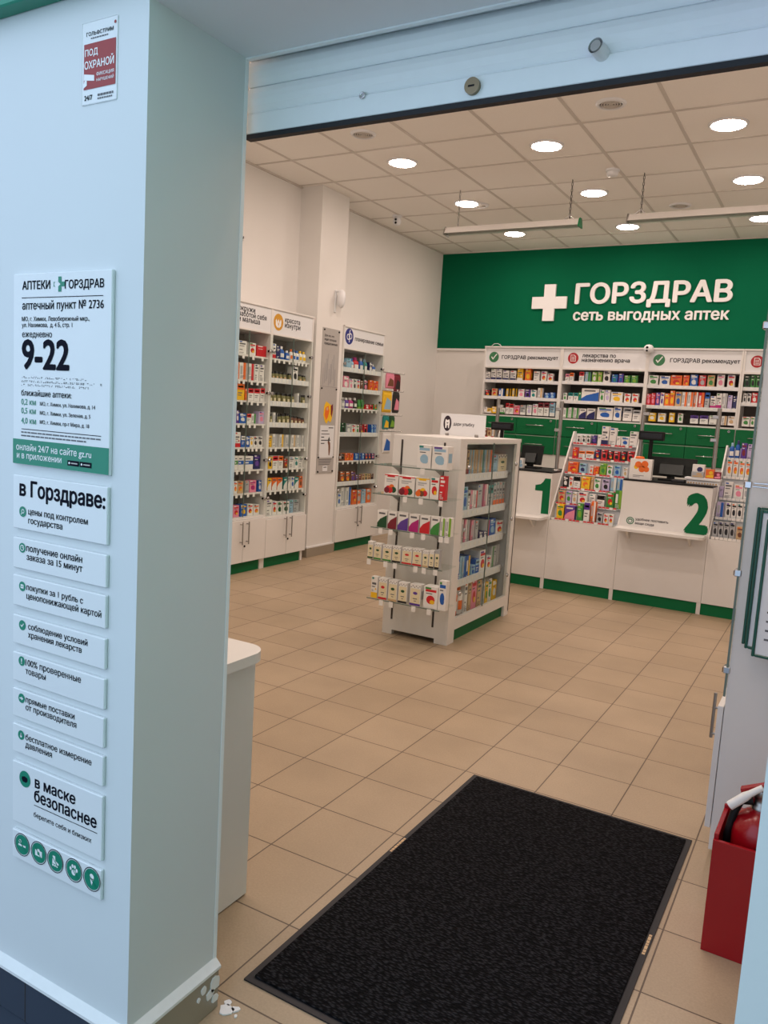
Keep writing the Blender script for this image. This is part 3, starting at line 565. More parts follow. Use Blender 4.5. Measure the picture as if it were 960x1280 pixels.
# goods: (shelf height, "from,to,height,kind and colours ...")
GOODS = {
'a': [
  (1.818, '0.217,0.321,0.105,wL 0.351,0.437,0.100,wMr 0.448,0.578,0.089,rM'),
  (1.614, '0.213,0.238,0.135,wSo 0.241,0.325,0.135,wSo 0.346,0.425,0.135,wSr 0.433,0.487,0.136,wLp 0.495,0.559,0.137,wL'),
  (1.447, '0.216,0.313,0.133,yTo 0.320,0.356,0.092,oP 0.360,0.431,0.100,wTr 0.435,0.512,0.102,wTr 0.519,0.579,0.110,wTr'),
  (1.258, '0.221,0.256,0.102,vMw 0.260,0.346,0.081,bMw 0.351,0.411,0.079,wTr 0.416,0.473,0.081,wSg 0.509,0.600,0.103,qMp'),
  (1.061, '0.214,0.285,0.123,wBr 0.293,0.347,0.092,bTw 0.352,0.403,0.089,bMw 0.407,0.449,0.088,wMy 0.454,0.506,0.088,wMk 0.510,0.574,0.088,wMk'),
  (0.873, '0.221,0.262,0.116,wHg 0.265,0.337,0.115,wHb 0.342,0.459,0.111,wHb 0.465,0.555,0.120,nMv'),
  (0.676, '0.222,0.267,0.102,wMo 0.271,0.342,0.100,eMo 0.370,0.416,0.099,sP 0.422,0.513,0.101,pMa 0.541,0.594,0.096,bMw'),
  (0.478, '0.226,0.301,0.097,pMr 0.315,0.400,0.100,bMy 0.408,0.482,0.097,wMr 0.488,0.567,0.088,wMo'),
],
'b': [
  (1.821, '0.061,0.107,0.121,wBr 0.113,0.168,0.109,nP 0.179,0.243,0.112,Fbw 0.262,0.316,0.081,Fbw 0.321,0.358,0.100,Fwo 0.365,0.401,0.098,Fwb 0.407,0.452,0.094,Fwb 0.458,0.504,0.097,Fwy 0.511,0.565,0.095,Fwy'),
  (1.634, '0.074,0.116,0.073,Jdk 0.127,0.171,0.077,Jdk 0.179,0.227,0.074,Jdk 0.236,0.284,0.074,Jdk 0.314,0.354,0.074,Jdk 0.358,0.438,0.138,wMk 0.466,0.512,0.075,Jdk 0.525,0.573,0.071,Jdk'),
  (1.437, '0.055,0.097,0.094,Jek 0.102,0.152,0.095,Jek 0.160,0.216,0.096,Jek 0.233,0.289,0.092,Jek 0.298,0.348,0.090,Jek 0.364,0.415,0.091,Jek 0.443,0.494,0.103,wSk 0.527,0.588,0.092,Jek'),
  (1.254, '0.067,0.102,0.093,Jek 0.106,0.164,0.104,wSk 0.181,0.229,0.091,Jek 0.241,0.295,0.096,Jek 0.302,0.352,0.102,Jek 0.365,0.412,0.086,Jyk 0.421,0.473,0.081,Jyk 0.482,0.525,0.076,Jyk 0.535,0.596,0.066,Jyk'),
  (1.058, '0.055,0.100,0.099,yLg 0.112,0.174,0.113,wSs 0.213,0.268,0.111,wSy 0.303,0.353,0.108,wSs 0.387,0.446,0.107,wSe 0.468,0.528,0.106,wSs 0.552,0.604,0.104,wSs'),
  (0.869, '0.063,0.121,0.102,yMk 0.125,0.203,0.111,wTr 0.208,0.277,0.110,wTo 0.287,0.345,0.086,uMr 0.368,0.439,0.097,wL 0.445,0.507,0.099,wMt 0.512,0.581,0.098,wL'),
  (0.679, '0.067,0.122,0.106,yDw 0.128,0.198,0.106,oDw 0.203,0.279,0.105,oDw 0.297,0.350,0.102,tDw 0.354,0.403,0.108,sDw 0.408,0.457,0.106,wMb 0.463,0.527,0.100,tDw 0.534,0.605,0.106,oMu'),
  (0.456, '0.063,0.143,0.138,wL 0.149,0.212,0.122,wMr 0.218,0.291,0.112,wMd 0.300,0.398,0.108,wMd 0.404,0.455,0.116,lL 0.460,0.547,0.114,sL'),
],
'c': [
  (1.818, '0.123,0.206,0.110,lP 0.220,0.274,0.113,Flb 0.286,0.381,0.135,Fra 0.392,0.459,0.136,Fbs 0.468,0.540,0.132,Ftl 0.554,0.623,0.105,nMw 0.632,0.710,0.091,Fbw'),
  (1.62, '0.080,0.181,0.132,pMw 0.197,0.261,0.110,wMp 0.267,0.324,0.114,wMk 0.331,0.395,0.113,wMr 0.406,0.459,0.107,uP 0.466,0.549,0.121,kMp 0.580,0.650,0.122,oMr 0.657,0.763,0.120,oMr'),
  (1.44, '0.085,0.148,0.101,Fsw 0.154,0.222,0.101,Fvw 0.230,0.312,0.103,Faw 0.318,0.376,0.106,Fkw 0.386,0.443,0.090,Ugm 0.449,0.509,0.096,Ugm 0.529,0.598,0.046,rMw 0.604,0.679,0.051,rMk 0.693,0.769,0.058,gMr'),
  (1.178, '0.087,0.164,0.110,dMk 0.184,0.272,0.103,sMw 0.282,0.358,0.100,wMr 0.365,0.426,0.096,wMg 0.436,0.512,0.097,xMr 0.518,0.591,0.102,rMk 0.664,0.722,0.104,bMl 0.728,0.783,0.105,bMl'),
  (0.911, '0.088,0.181,0.070,uMk 0.186,0.263,0.072,oMr 0.273,0.343,0.071,oMr 0.373,0.441,0.070,bMl 0.447,0.503,0.069,bMn 0.509,0.561,0.068,bMl 0.570,0.633,0.067,nMr 0.640,0.698,0.066,nMr 0.705,0.786,0.065,nMp'),
  (0.68, '0.106,0.203,0.122,uMo 0.212,0.302,0.118,uMo 0.311,0.399,0.117,uMv 0.409,0.465,0.074,vMu 0.471,0.525,0.072,xMu 0.532,0.587,0.080,eMu 0.593,0.645,0.082,eMk 0.651,0.710,0.076,eMu 0.716,0.789,0.077,uMk'),
  (0.449, '0.089,0.147,0.132,wMb 0.150,0.233,0.190,wSs 0.241,0.339,0.185,wSb 0.362,0.450,0.149,oMr 0.459,0.532,0.144,oMs 0.548,0.633,0.148,lMs 0.643,0.741,0.148,oMs'),
],
'd': [
  (1.869, '0.016,0.073,0.095,wBn 0.082,0.145,0.132,wBn 0.151,0.216,0.133,wBn 0.230,0.308,0.118,wBn 0.320,0.393,0.117,wBn 0.407,0.476,0.143,yBw 0.500,0.572,0.142,oMy 0.605,0.676,0.117,wLn 0.693,0.758,0.119,wMr 0.769,0.836,0.096,wMr'),
  (1.679, '0.014,0.090,0.079,kMr 0.107,0.176,0.096,eMr 0.195,0.251,0.097,bSw 0.288,0.337,0.100,ySk 0.362,0.411,0.103,ySk 0.435,0.508,0.100,wMp 0.521,0.581,0.097,vMk 0.587,0.652,0.097,wMt 0.668,0.727,0.120,wSe 0.750,0.812,0.069,bMl 0.815,0.872,0.075,bMl'),
  (1.488, '0.024,0.066,0.067,wP 0.070,0.121,0.058,yBw 0.123,0.187,0.075,yMw 0.226,0.291,0.066,wBg 0.296,0.337,0.124,wTr 0.341,0.393,0.117,wTr 0.398,0.469,0.103,pMr 0.475,0.542,0.110,sBw 0.554,0.613,0.116,wMq 0.625,0.684,0.128,wMp 0.688,0.753,0.148,wTx 0.759,0.818,0.151,wTx 0.829,0.888,0.154,lBw'),
],
'e': [
  (1.878, '0.046,0.090,0.089,wTp 0.094,0.140,0.102,wTo 0.201,0.256,0.116,wTr 0.268,0.329,0.117,lSg 0.345,0.400,0.119,mMw 0.406,0.455,0.121,mMe 0.467,0.544,0.131,wMk 0.561,0.625,0.096,bMt 0.635,0.686,0.106,vMb 0.695,0.759,0.089,gMm 0.769,0.837,0.091,gMm'),
  (1.667, '0.040,0.080,0.089,wMg 0.097,0.154,0.094,wTt 0.160,0.211,0.094,wTt 0.215,0.240,0.105,gDt 0.241,0.442,0.147,wDb 0.448,0.498,0.138,wMg 0.503,0.562,0.138,wMq 0.569,0.699,0.120,wMy 0.714,0.782,0.109,wMr 0.795,0.866,0.112,wMr'),
  (1.484, '0.055,0.116,0.106,wSg 0.119,0.174,0.113,wSg 0.180,0.233,0.110,wSg 0.238,0.317,0.108,wDn 0.323,0.415,0.113,wDn 0.433,0.613,0.131,wMb 0.616,0.701,0.143,wMb 0.717,0.815,0.143,wTs 0.821,0.904,0.121,wTs'),
],
'f': [
  (1.868, '0.018,0.123,0.109,wMg 0.134,0.240,0.106,wMb 0.244,0.361,0.116,oMr 0.370,0.431,0.119,oMr 0.439,0.515,0.128,bMw 0.526,0.595,0.123,rMs 0.607,0.678,0.126,eMg 0.699,0.772,0.134,wMp 0.798,0.870,0.134,wMr'),
  (1.655, '0.020,0.063,0.127,rMp 0.066,0.110,0.136,rMp 0.114,0.157,0.143,vMp 0.161,0.198,0.145,wMv 0.203,0.255,0.138,oMy 0.256,0.304,0.168,oMy 0.311,0.373,0.159,eMb 0.377,0.431,0.159,wSo 0.435,0.490,0.160,wSo 0.495,0.536,0.162,oSw 0.540,0.598,0.160,rSo 0.603,0.649,0.162,sTb 0.657,0.711,0.129,wBa 0.712,0.766,0.159,wBa 0.769,0.816,0.161,wSs 0.823,0.865,0.144,qP 0.871,0.913,0.138,nP'),
  (1.496, '0.059,0.132,0.088,yMw 0.155,0.234,0.089,wMy 0.268,0.323,0.098,yMw 0.357,0.407,0.096,wMg 0.480,0.560,0.082,wTv 0.574,0.657,0.086,wTv 0.664,0.750,0.091,wP 0.781,0.835,0.091,wSe 0.842,0.910,0.093,wMe'),
],
'h': [
  (1.875, '0.024,0.078,0.122,dMk 0.082,0.126,0.129,gMk 0.131,0.179,0.129,gMk'),
  (1.723, '0.030,0.061,0.100,wMk 0.066,0.102,0.102,wMk 0.108,0.162,0.110,rMw 0.169,0.199,0.095,wMk'),
  (1.495, '0.043,0.117,0.096,wMg 0.122,0.161,0.099,wMg 0.165,0.192,0.111,bSw'),
],
'k': [
  (1.25, '0.048,0.077,0.069,wMk 0.091,0.125,0.072,wMk 0.132,0.166,0.073,wMk 0.175,0.225,0.078,nMv 0.229,0.260,0.086,wP 0.260,0.323,0.162,wBn 0.329,0.387,0.152,wP 0.397,0.426,0.083,wP 0.433,0.500,0.080,wMb 0.502,0.568,0.131,wL'),
  (1.123, '0.042,0.088,0.090,rMo 0.100,0.155,0.063,wTo 0.162,0.233,0.067,wTo 0.241,0.285,0.088,nMr 0.297,0.348,0.087,rMk 0.354,0.398,0.082,kMr 0.402,0.455,0.080,rMk 0.461,0.509,0.088,kMr 0.518,0.590,0.089,rMk'),
  (0.996, '0.039,0.132,0.092,oMr 0.140,0.201,0.085,lMn 0.231,0.261,0.075,wMr 0.265,0.310,0.069,oMr 0.319,0.372,0.100,mMg 0.380,0.426,0.086,wMg 0.439,0.491,0.092,lMb 0.516,0.551,0.079,wMe'),
  (0.869, '0.034,0.081,0.097,kMw 0.088,0.122,0.094,wMr 0.125,0.186,0.102,wTk 0.194,0.268,0.106,yMo 0.278,0.298,0.109,eP 0.304,0.357,0.097,wMg 0.373,0.434,0.097,qMk 0.443,0.491,0.112,lSw 0.496,0.541,0.112,lSb'),
  (0.742, '0.030,0.093,0.103,eMr 0.097,0.148,0.104,qMg 0.153,0.194,0.100,wMe 0.201,0.282,0.107,wMr 0.298,0.348,0.097,wBr 0.363,0.428,0.096,wTk 0.441,0.506,0.126,gMr 0.510,0.570,0.151,gSm'),
  (0.615, '0.055,0.118,0.122,yMg 0.125,0.213,0.117,vDp 0.229,0.278,0.145,gMm 0.287,0.336,0.160,wTv 0.346,0.384,0.171,oSw 0.398,0.446,0.087,sMk 0.453,0.493,0.081,wMr 0.496,0.535,0.083,wMr'),
],
'l': [
  (1.215, '0.027,0.069,0.125,Fbl 0.071,0.110,0.147,Fbn 0.117,0.159,0.129,vMx 0.165,0.210,0.123,qP'),
  (1.07, '0.036,0.078,0.140,wMo 0.082,0.123,0.138,wMo 0.127,0.170,0.135,wMo 0.173,0.218,0.133,wMo'),
  (0.905, '0.013,0.046,0.089,qP 0.049,0.111,0.130,wL 0.121,0.188,0.113,wMp 0.193,0.221,0.130,wMs'),
  (0.76, '0.023,0.075,0.118,qSb 0.088,0.126,0.121,wMk 0.130,0.166,0.119,wMk 0.170,0.209,0.122,wMk 0.214,0.244,0.120,wMk'),
  (0.615, '0.025,0.060,0.119,sMk 0.064,0.099,0.122,sMk 0.102,0.141,0.123,sMk 0.144,0.182,0.127,sMk 0.193,0.242,0.099,eMu'),
],
'g': [
  (1.101, '0.276,0.370,0.137,wMl 0.373,0.477,0.136,wMl'),
  (0.923, '0.061,0.160,0.120,wFr 0.163,0.274,0.117,wFr 0.278,0.372,0.117,wFy 0.374,0.434,0.130,wMr 0.436,0.476,0.142,rL'),
  (0.713, '0.027,0.097,0.106,wDd 0.102,0.165,0.106,wDx 0.170,0.244,0.108,wDv 0.248,0.316,0.106,wDa 0.322,0.391,0.106,wDr 0.395,0.454,0.108,wDg 0.458,0.489,0.105,wSm 0.492,0.531,0.110,wSm'),
  (0.511, '-0.028,0.012,0.106,wCd 0.016,0.071,0.099,wCg 0.079,0.143,0.096,wCg 0.147,0.208,0.099,wCk 0.214,0.285,0.099,wCr 0.287,0.351,0.104,wCr 0.355,0.396,0.100,wCe 0.398,0.433,0.106,wCk 0.436,0.468,0.114,sCk'),
  (0.267, '0.012,0.059,0.134,wBy 0.064,0.128,0.132,wCr 0.134,0.199,0.131,wCe 0.205,0.268,0.127,wCk 0.285,0.361,0.130,wCv 0.378,0.477,0.132,wMr 0.477,0.529,0.179,wMb'),
],
'n': [
  (1.044, '0.202,0.252,0.168,wBx 0.258,0.293,0.166,eBx 0.298,0.339,0.166,tSe 0.344,0.382,0.165,lSe 0.386,0.426,0.165,uSe 0.431,0.476,0.164,mSe 0.480,0.532,0.164,eSt 0.540,0.593,0.163,tSe 0.599,0.670,0.162,mSo 0.696,0.776,0.127,tP 0.785,0.959,0.129,wCo'),
  (0.813, '0.237,0.306,0.160,lMb 0.317,0.352,0.134,wTs 0.357,0.413,0.131,rSw 0.419,0.471,0.127,wSr 0.472,0.550,0.166,sP 0.583,0.642,0.161,rSw 0.653,0.738,0.151,sTt 0.744,0.800,0.165,sBo 0.805,0.848,0.169,sBo 0.855,0.902,0.167,sBo 0.908,0.958,0.164,sBo'),
  (0.6, '0.219,0.249,0.168,xSw 0.255,0.288,0.164,wSx 0.294,0.338,0.158,xSw 0.345,0.396,0.150,sSx 0.403,0.462,0.142,xSs 0.471,0.522,0.136,sP 0.542,0.613,0.054,nMw 0.619,0.684,0.047,nMw 0.679,0.717,0.122,wSr 0.722,0.828,0.124,bMl 0.840,0.976,0.097,wMr'),
  (0.362, '0.225,0.292,0.158,bSl 0.298,0.360,0.149,lSb 0.365,0.429,0.147,bSy 0.449,0.521,0.071,tMb 0.522,0.587,0.104,bTl 0.584,0.698,0.155,wMr 0.713,0.797,0.101,wMr 0.792,0.837,0.161,mSg 0.841,0.890,0.162,sP 0.898,0.947,0.162,gSs'),
  (0.126, '0.212,0.291,0.217,Fow 0.298,0.370,0.203,Fwo 0.375,0.422,0.209,wLk 0.439,0.487,0.196,uP 0.490,0.576,0.207,xMr 0.591,0.658,0.184,uL 0.667,0.724,0.173,mMw 0.733,0.783,0.149,yMg 0.783,0.846,0.164,wMg 0.861,0.944,0.141,yMw'),
],
}
NTH = ['top shelf', 'second shelf', 'third shelf', 'fourth shelf', 'fifth shelf', 'sixth shelf', 'seventh shelf', 'lowest shelf']
TAGME = MB().box(-.014, .014, -.0012, 0, -.034, 0, TAG); _m = TAGME.build('price_tag'); TAG_MESH = _m.data
bpy.data.objects.remove(_m); _m = MB().box(-.013, .013, -.001, 0, -.02, 0, TAG).build('price_tag'); TAG_SMALL = _m.data
bpy.data.objects.remove(_m); _m = MB().box(-.013, .013, -.001, 0, -.02, 0, TAG).face([(-.013, -.0135), (.013, -.0135), (.013, 0), (-.013, 0)], -.0012, REDTAG).build('price_tag'); TAG_RED = _m.data
bpy.data.objects.remove(_m)
def tags(parent, us, y, z, me=TAG_MESH):
    for u in us: link('price_tag', me, parent, (u, y, z))

# ---------------------------------------------------------------- glass-fronted wall cabinets on the side wall
def wall_cabinet(label, x, y0, W, D, key, ref, name, header, pictogram, rail):
    o = (x, y0, 0); t = thing('display_cabinet', label, 'cabinet', o, SIDE, 'glass cabinets on the side wall')
    rows = GOODS[key]; zb = rows[-1][0]; th = .016
    c = MB()
    for u in (0, W - th): c.box(u, u + th, .006, D, .095, 2.235, WHITE)
    c.box(th, W - th, D - .008, D, .095, 2.235, SHADEBACK); c.box(th, W - th, .006, D - .008, 2.219, 2.235, WHITE); c.box(th, W - th, .006, D - .008, 2.012, 2.026, WHITE); c.box(th, W - th, .004, D - .008, zb - .02, zb, WHITE); c.box(th, W - th, .006, D - .008, .095, .111, WHITE)
    for u in (0, W - .03): c.box(u, u + .03, .02, .06, 0, .095, WHITE)
    c.build('carcass', t)
    h = MB().box(.0, W, .0, .012, 2.222, 2.236, WHITE, .001).box(th, W - th, .010, .016, 2.026, 2.222, WPLATE).build('header_panel', t)
    text(h, header, INK, .0092); pictogram(h)
    R = []
    for i, (z, st) in enumerate(rows[:-1]):
        s = MB().box(th, W - th, .028, D - .008, z - .014, z, WHITE)
        if rail and i in rail: s.box(th, W - th, .020, .028, z - .022, z + .022, WPLATE)
        sh = s.build('shelf', t)
        us = [(float(a.split(',')[0]) + float(a.split(',')[1])) / 2 for a in st.split()]
        tags(sh, us, .019 if rail and i in rail else .0275, z + (.018 if rail and i in rail else -.002), TAG_MESH)
    for k in (0, 1):
        a, b = (.002, W / 2 - .002) if k == 0 else (W / 2 + .002, W - .002)
        d = MB().box(a, b, -.004, 0, zb + .004, 2.008, GLASS); e = W / 2
        d.box(*((b - .0015, b) if k == 0 else (a, a + .0015)), -.0045, .0005, zb + .004, 2.008, GLASSEDGE); gd = d.build('glass_door', t)
        for z in (1.87, 1.52, .95, .62):
            q = MB().lathe([(.013, -.014), (.016, -.012), (.016, -.004)], (a + .022) if k == 0 else (b - .022), z, CHROME, 14, 'y')
            q.lathe([(.010, 0), (.010, .02)], (a + .022) if k == 0 else (b - .022), z, BLACK, 10, 'y'); q.build('hinge', gd)
        bd = MB().box(a, b, -.014, .004, .098, zb - .022, WHITE, .001).build('base_door', t)
        u = W / 2 + (-.04 if k == 0 else .04)
        MB().tube([(u, -.042, .255), (u, -.042, .445)], .0055, STEEL, 10).tube([(u, -.014, .275), (u, -.042, .275)], .0045, STEEL, 8).tube([(u, -.014, .425), (u, -.042, .425)], .0045, STEEL, 8).build('handle', bd)
        if k == 1: MB().lathe([(.009, -.019), (.009, -.014)], W / 2 + .02, .235, BLACK, 14, 'y').build('lock', bd)
    MB().box(.03, W - .03, .03, .045, 0, .095, GREEN).build('toe_kick', t)
    stock((o, SIDE), rows, .04, ref, ['%s, %s cabinet' % (NTH[i] if i < len(rows) - 1 else 'lowest shelf', name) for i in range(len(rows))], name, None, .018, W - .018)
    return t
def tulip(h):
    m = MB().disc(.085, 2.124, .066, .0092, mat('golden_vinyl', (206, 150, 40), .45), 30, .07)
    y = .0088
    for s in (-1, 1): m.face([(.085, 2.082), (.085 + s * .012, 2.076), (.085 + s * .036, 2.095), (.085 + s * .04, 2.135), (.085 + s * .03, 2.15), (.085 + s * .012, 2.118), (.085 + s * .003, 2.098)], y, WINK)
    m.face([(.085, 2.108), (.098, 2.128), (.085, 2.152), (.072, 2.128)], y, WINK); m.build('tulip_icon', h)
def phi(h):
    n = mat('navy_vinyl', (38, 44, 128), .45); m = MB().disc(.098, 2.137, .075, .0092, n, 30, .078); y = .0088
    m.lathe([(.03, y), (.02, y)], .082, 2.132, WINK, 18, 'y'); m.lathe([(.03, y - .0003), (.02, y - .0003)], .118, 2.14, WINK, 18, 'y')
    m.face([(.094, 2.078), (.106, 2.082), (.108, 2.19), (.12, 2.2), (.108, 2.204), (.096, 2.19)], y - .0006, WINK); m.build('round_icon', h)
wall_cabinet('white glass cabinet with mother-and-baby header beside the doorway', -4.26, 4.82, .60, .30, 'a', 'the doorway', 'baby-care', [('окружи', .169, .372, 2.158, 1.2), ('заботой себя', .172, .522, 2.115, 1.2), ('и малыша', .171, .439, 2.073, 1.2)], lambda h: None, ())
wall_cabinet('white glass cabinet with golden tulip header next to the column', -4.26, 5.42, .60, .30, 'b', 'the doorway', 'tulip', [('красота', .176, .394, 2.137, 1.2), ('изнутри', .175, .401, 2.092, 1.2)], tulip, (1, 2, 3))
CC = wall_cabinet('white glass cabinet with navy round emblem beyond the column', -4.30, 6.59, .79, .26, 'c', 'the column', 'navy-emblem', [('планирование семьи', .204, .765, 2.108, 1.3)], phi, (0, 1, 3, 5))
# price hooks on the far side of the last cabinet, and the packs that hang there
for k, z in enumerate((1.862, 1.666, 1.40, 1.226)):
    m = MB()
    for q in (.03, .10): m.tube([(.79, q, z - .012), (1.30, q, z - .012), (1.31, q, z)], .003, CHROME, 6)
    m.box(.78, .80, .02, .12, z - .03, z + .012, WPLATE)
    r = m.build('hook_bracket', CC)
    for q in (.95, 1.06, 1.17, 1.28): link('price_tag', TAG_SMALL, r, (q, .028, z + .012))
def pack(y, z, w, h, c1, c2, label, x=-4.345):
    m = MB(); a = w / 2; k1, k2 = pm(c1), pm(c2)
    V = [(-a, 0, -h), (a, 0, -h), (a, 0, 0), (-a, 0, 0), (-a * .9, -.014, -h * .9), (a * .9, -.014, -h * .9), (a * .9, -.014, -h * .16), (-a * .9, -.014, -h * .16), (-a * .9, .012, -h * .9), (a * .9, .012, -h * .9), (a * .9, .012, -h * .16), (-a * .9, .012, -h * .16)]
    m.add(V, [(0, 1, 5, 4), (1, 2, 6, 5), (2, 3, 7, 6), (3, 0, 4, 7), (4, 5, 6, 7), (1, 0, 8, 9), (2, 1, 9, 10), (3, 2, 10, 11), (0, 3, 11, 8), (9, 8, 11, 10)], k1)
    m.face([(-a * .8, -h * .85), (a * .8, -h * .85), (a * .75, -h * .45), (-a * .2, -h * .3)], -.0148, k2); m.face([(-a * .6, -h * .12), (a * .6, -h * .12), (a * .6, -h * .04), (-a * .6, -h * .04)], -.003, pm('w'))
    tag(m.build('hanging_pack', None, (x, y, z), SIDE), label, 'pack', 'packs on the cabinet hooks')
pack(7.60, 1.845, .17, .165, 'p', 'u', 'pink hanging pack on the top hook beside the navy-emblem cabinet')
pack(7.76, 1.845, .13, .19, 'x', 'k', 'dark maroon hanging pack on the top hook, farther from the cabinet')
pack(7.56, 1.65, .19, .23, 'y', 'l', 'yellow and pale blue hanging pack on the second hook')
pack(7.76, 1.65, .13, .23, 'k', 'p', 'black and pink hanging pack on the second hook')
pack(7.56, 1.385, .12, .15, 't', 'y', 'teal hanging pack with yellow on the third hook, closer to the cabinet')
pack(7.69, 1.385, .11, .14, 'd', 'm', 'dark green hanging pack on the third hook, farther from the cabinet')
pack(7.60, 1.21, .17, .24, 'w', 'b', 'white and blue hanging pack on the lowest hook')

# ---------------------------------------------------------------- column fittings
t = thing('leaflet_board', 'tall narrow grey acrylic leaflet board screwed to the column', 'board', (-4.32, 6.24, 0), SIDE)
MB().box(.0, .29, -.006, 0, .80, 2.175, GREYPLATE, .002).build('back_plate', t)
text(t, [('Для тех, кто', .03, .19, 2.095, .8), ('ищет лучшие', .03, .23, 2.058, .8), ('предложения', .03, .25, 2.021, .8)], INK, -.007)
m = MB(); ghost = mat('faint_grey_print', (160, 158, 158), .5)
for k in range(9): x = .03 + .024 * k; m.box(x, x + .008 + .006 * (k % 3), -.0068, -.006, 1.64 + .02 * (k % 4), 1.80 + .045 * ((k * 5) % 4), ghost)
m.build('faded_print', t)
for z in (1.63, .98): MB().box(0, .29, -.0066, -.006, z - .002, z, GREYINK).build('seam_line', t)
m = MB(); y = -.0075
m.face([(.08, 1.45), (.11, 1.49), (.15, 1.475), (.2, 1.455), (.235, 1.40), (.22, 1.33), (.2, 1.29), (.16, 1.31), (.13, 1.275), (.1, 1.30), (.07, 1.36)], y, pm('y')); m.face([(.10, 1.43), (.15, 1.45), (.17, 1.40), (.15, 1.34), (.12, 1.31), (.09, 1.36)], y - .0005, pm('o')); m.face([(.19, 1.45), (.225, 1.47), (.23, 1.42), (.215, 1.34), (.195, 1.37)], y - .0005, pm('x')); m.disc(.13, 1.42, .016, y - .001, pm('e'), 10); m.build('figure_picture', t)
m = MB().box(.03, .27, -.0085, -.006, .95, 1.262, WPLATE)
m.face([(.19, .975), (.205, .97), (.215, 1.04), (.21, 1.09), (.175, 1.13), (.165, 1.10), (.18, 1.07)], -.009, pm('u')); m.face([(.165, 1.12), (.185, 1.155), (.2, 1.13), (.185, 1.10)], -.0092, SLOT)
for k, (a, b) in enumerate(((.17, .25), (.05, .16), (.05, .19), (.05, .10), (.05, .21), (.05, .11))): z = 1.235 - .03 * k; m.face([(a, z), (b, z), (b, z + .008), (a, z + .008)], -.009, INK if k in (0, 3, 4, 5) else GREYINK)
m.build('poster_sheet', t)
m = MB()
for k in range(4): m.face([(.03, .93 - .016 * k), (.25 - .01 * k, .93 - .016 * k), (.25 - .01 * k, .936 - .016 * k), (.03, .936 - .016 * k)], -.0066, GREYINK)
m.box(.10, .18, -.010, -.006, .82, .872, WPLATE); m.box(.115, .165, -.0108, -.0098, .855, .862, BLACK); m.build('card_pocket', t)
for u in (.02, .27):
    for z in (2.155, 1.61, .955, .818): MB().lathe([(.008, -.014), (.008, -.006)], u, z, BLACK, 10, 'y').build('screw', t)
t = thing('motion_sensor', 'white motion sensor on a bracket high on the column', 'sensor', (-4.32, 6.42, 2.37), SIDE)
MB().box(-.012, .012, -.012, 0, -.04, .17, WPLATE, .003).build('wall_bracket', t)
MB().tube([(0, -.006, .155), (0, -.05, .155)], .011, WPLATE, 10).build('arm', t)
MB().lathe([(0, .0), (.02, .01), (.036, .04), (.04, .10), (.032, .15), (.012, .17), (0, .172)], .012, -.065, WPLATE, 18).build('sensor_head', t)
t = thing('wall_hook', 'tiny metal bracket on the bare wall above the baby-care cabinet', 'bracket', (-4.56, 5.32, 2.775), SIDE)
MB().box(-.03, .03, -.006, 0, 0, .03, STEEL).build('plate', t); MB().tube([(.0, -.006, .015), (.0, -.03, .015), (0, -.03, .03)], .005, SLOT, 8).build('peg', t)

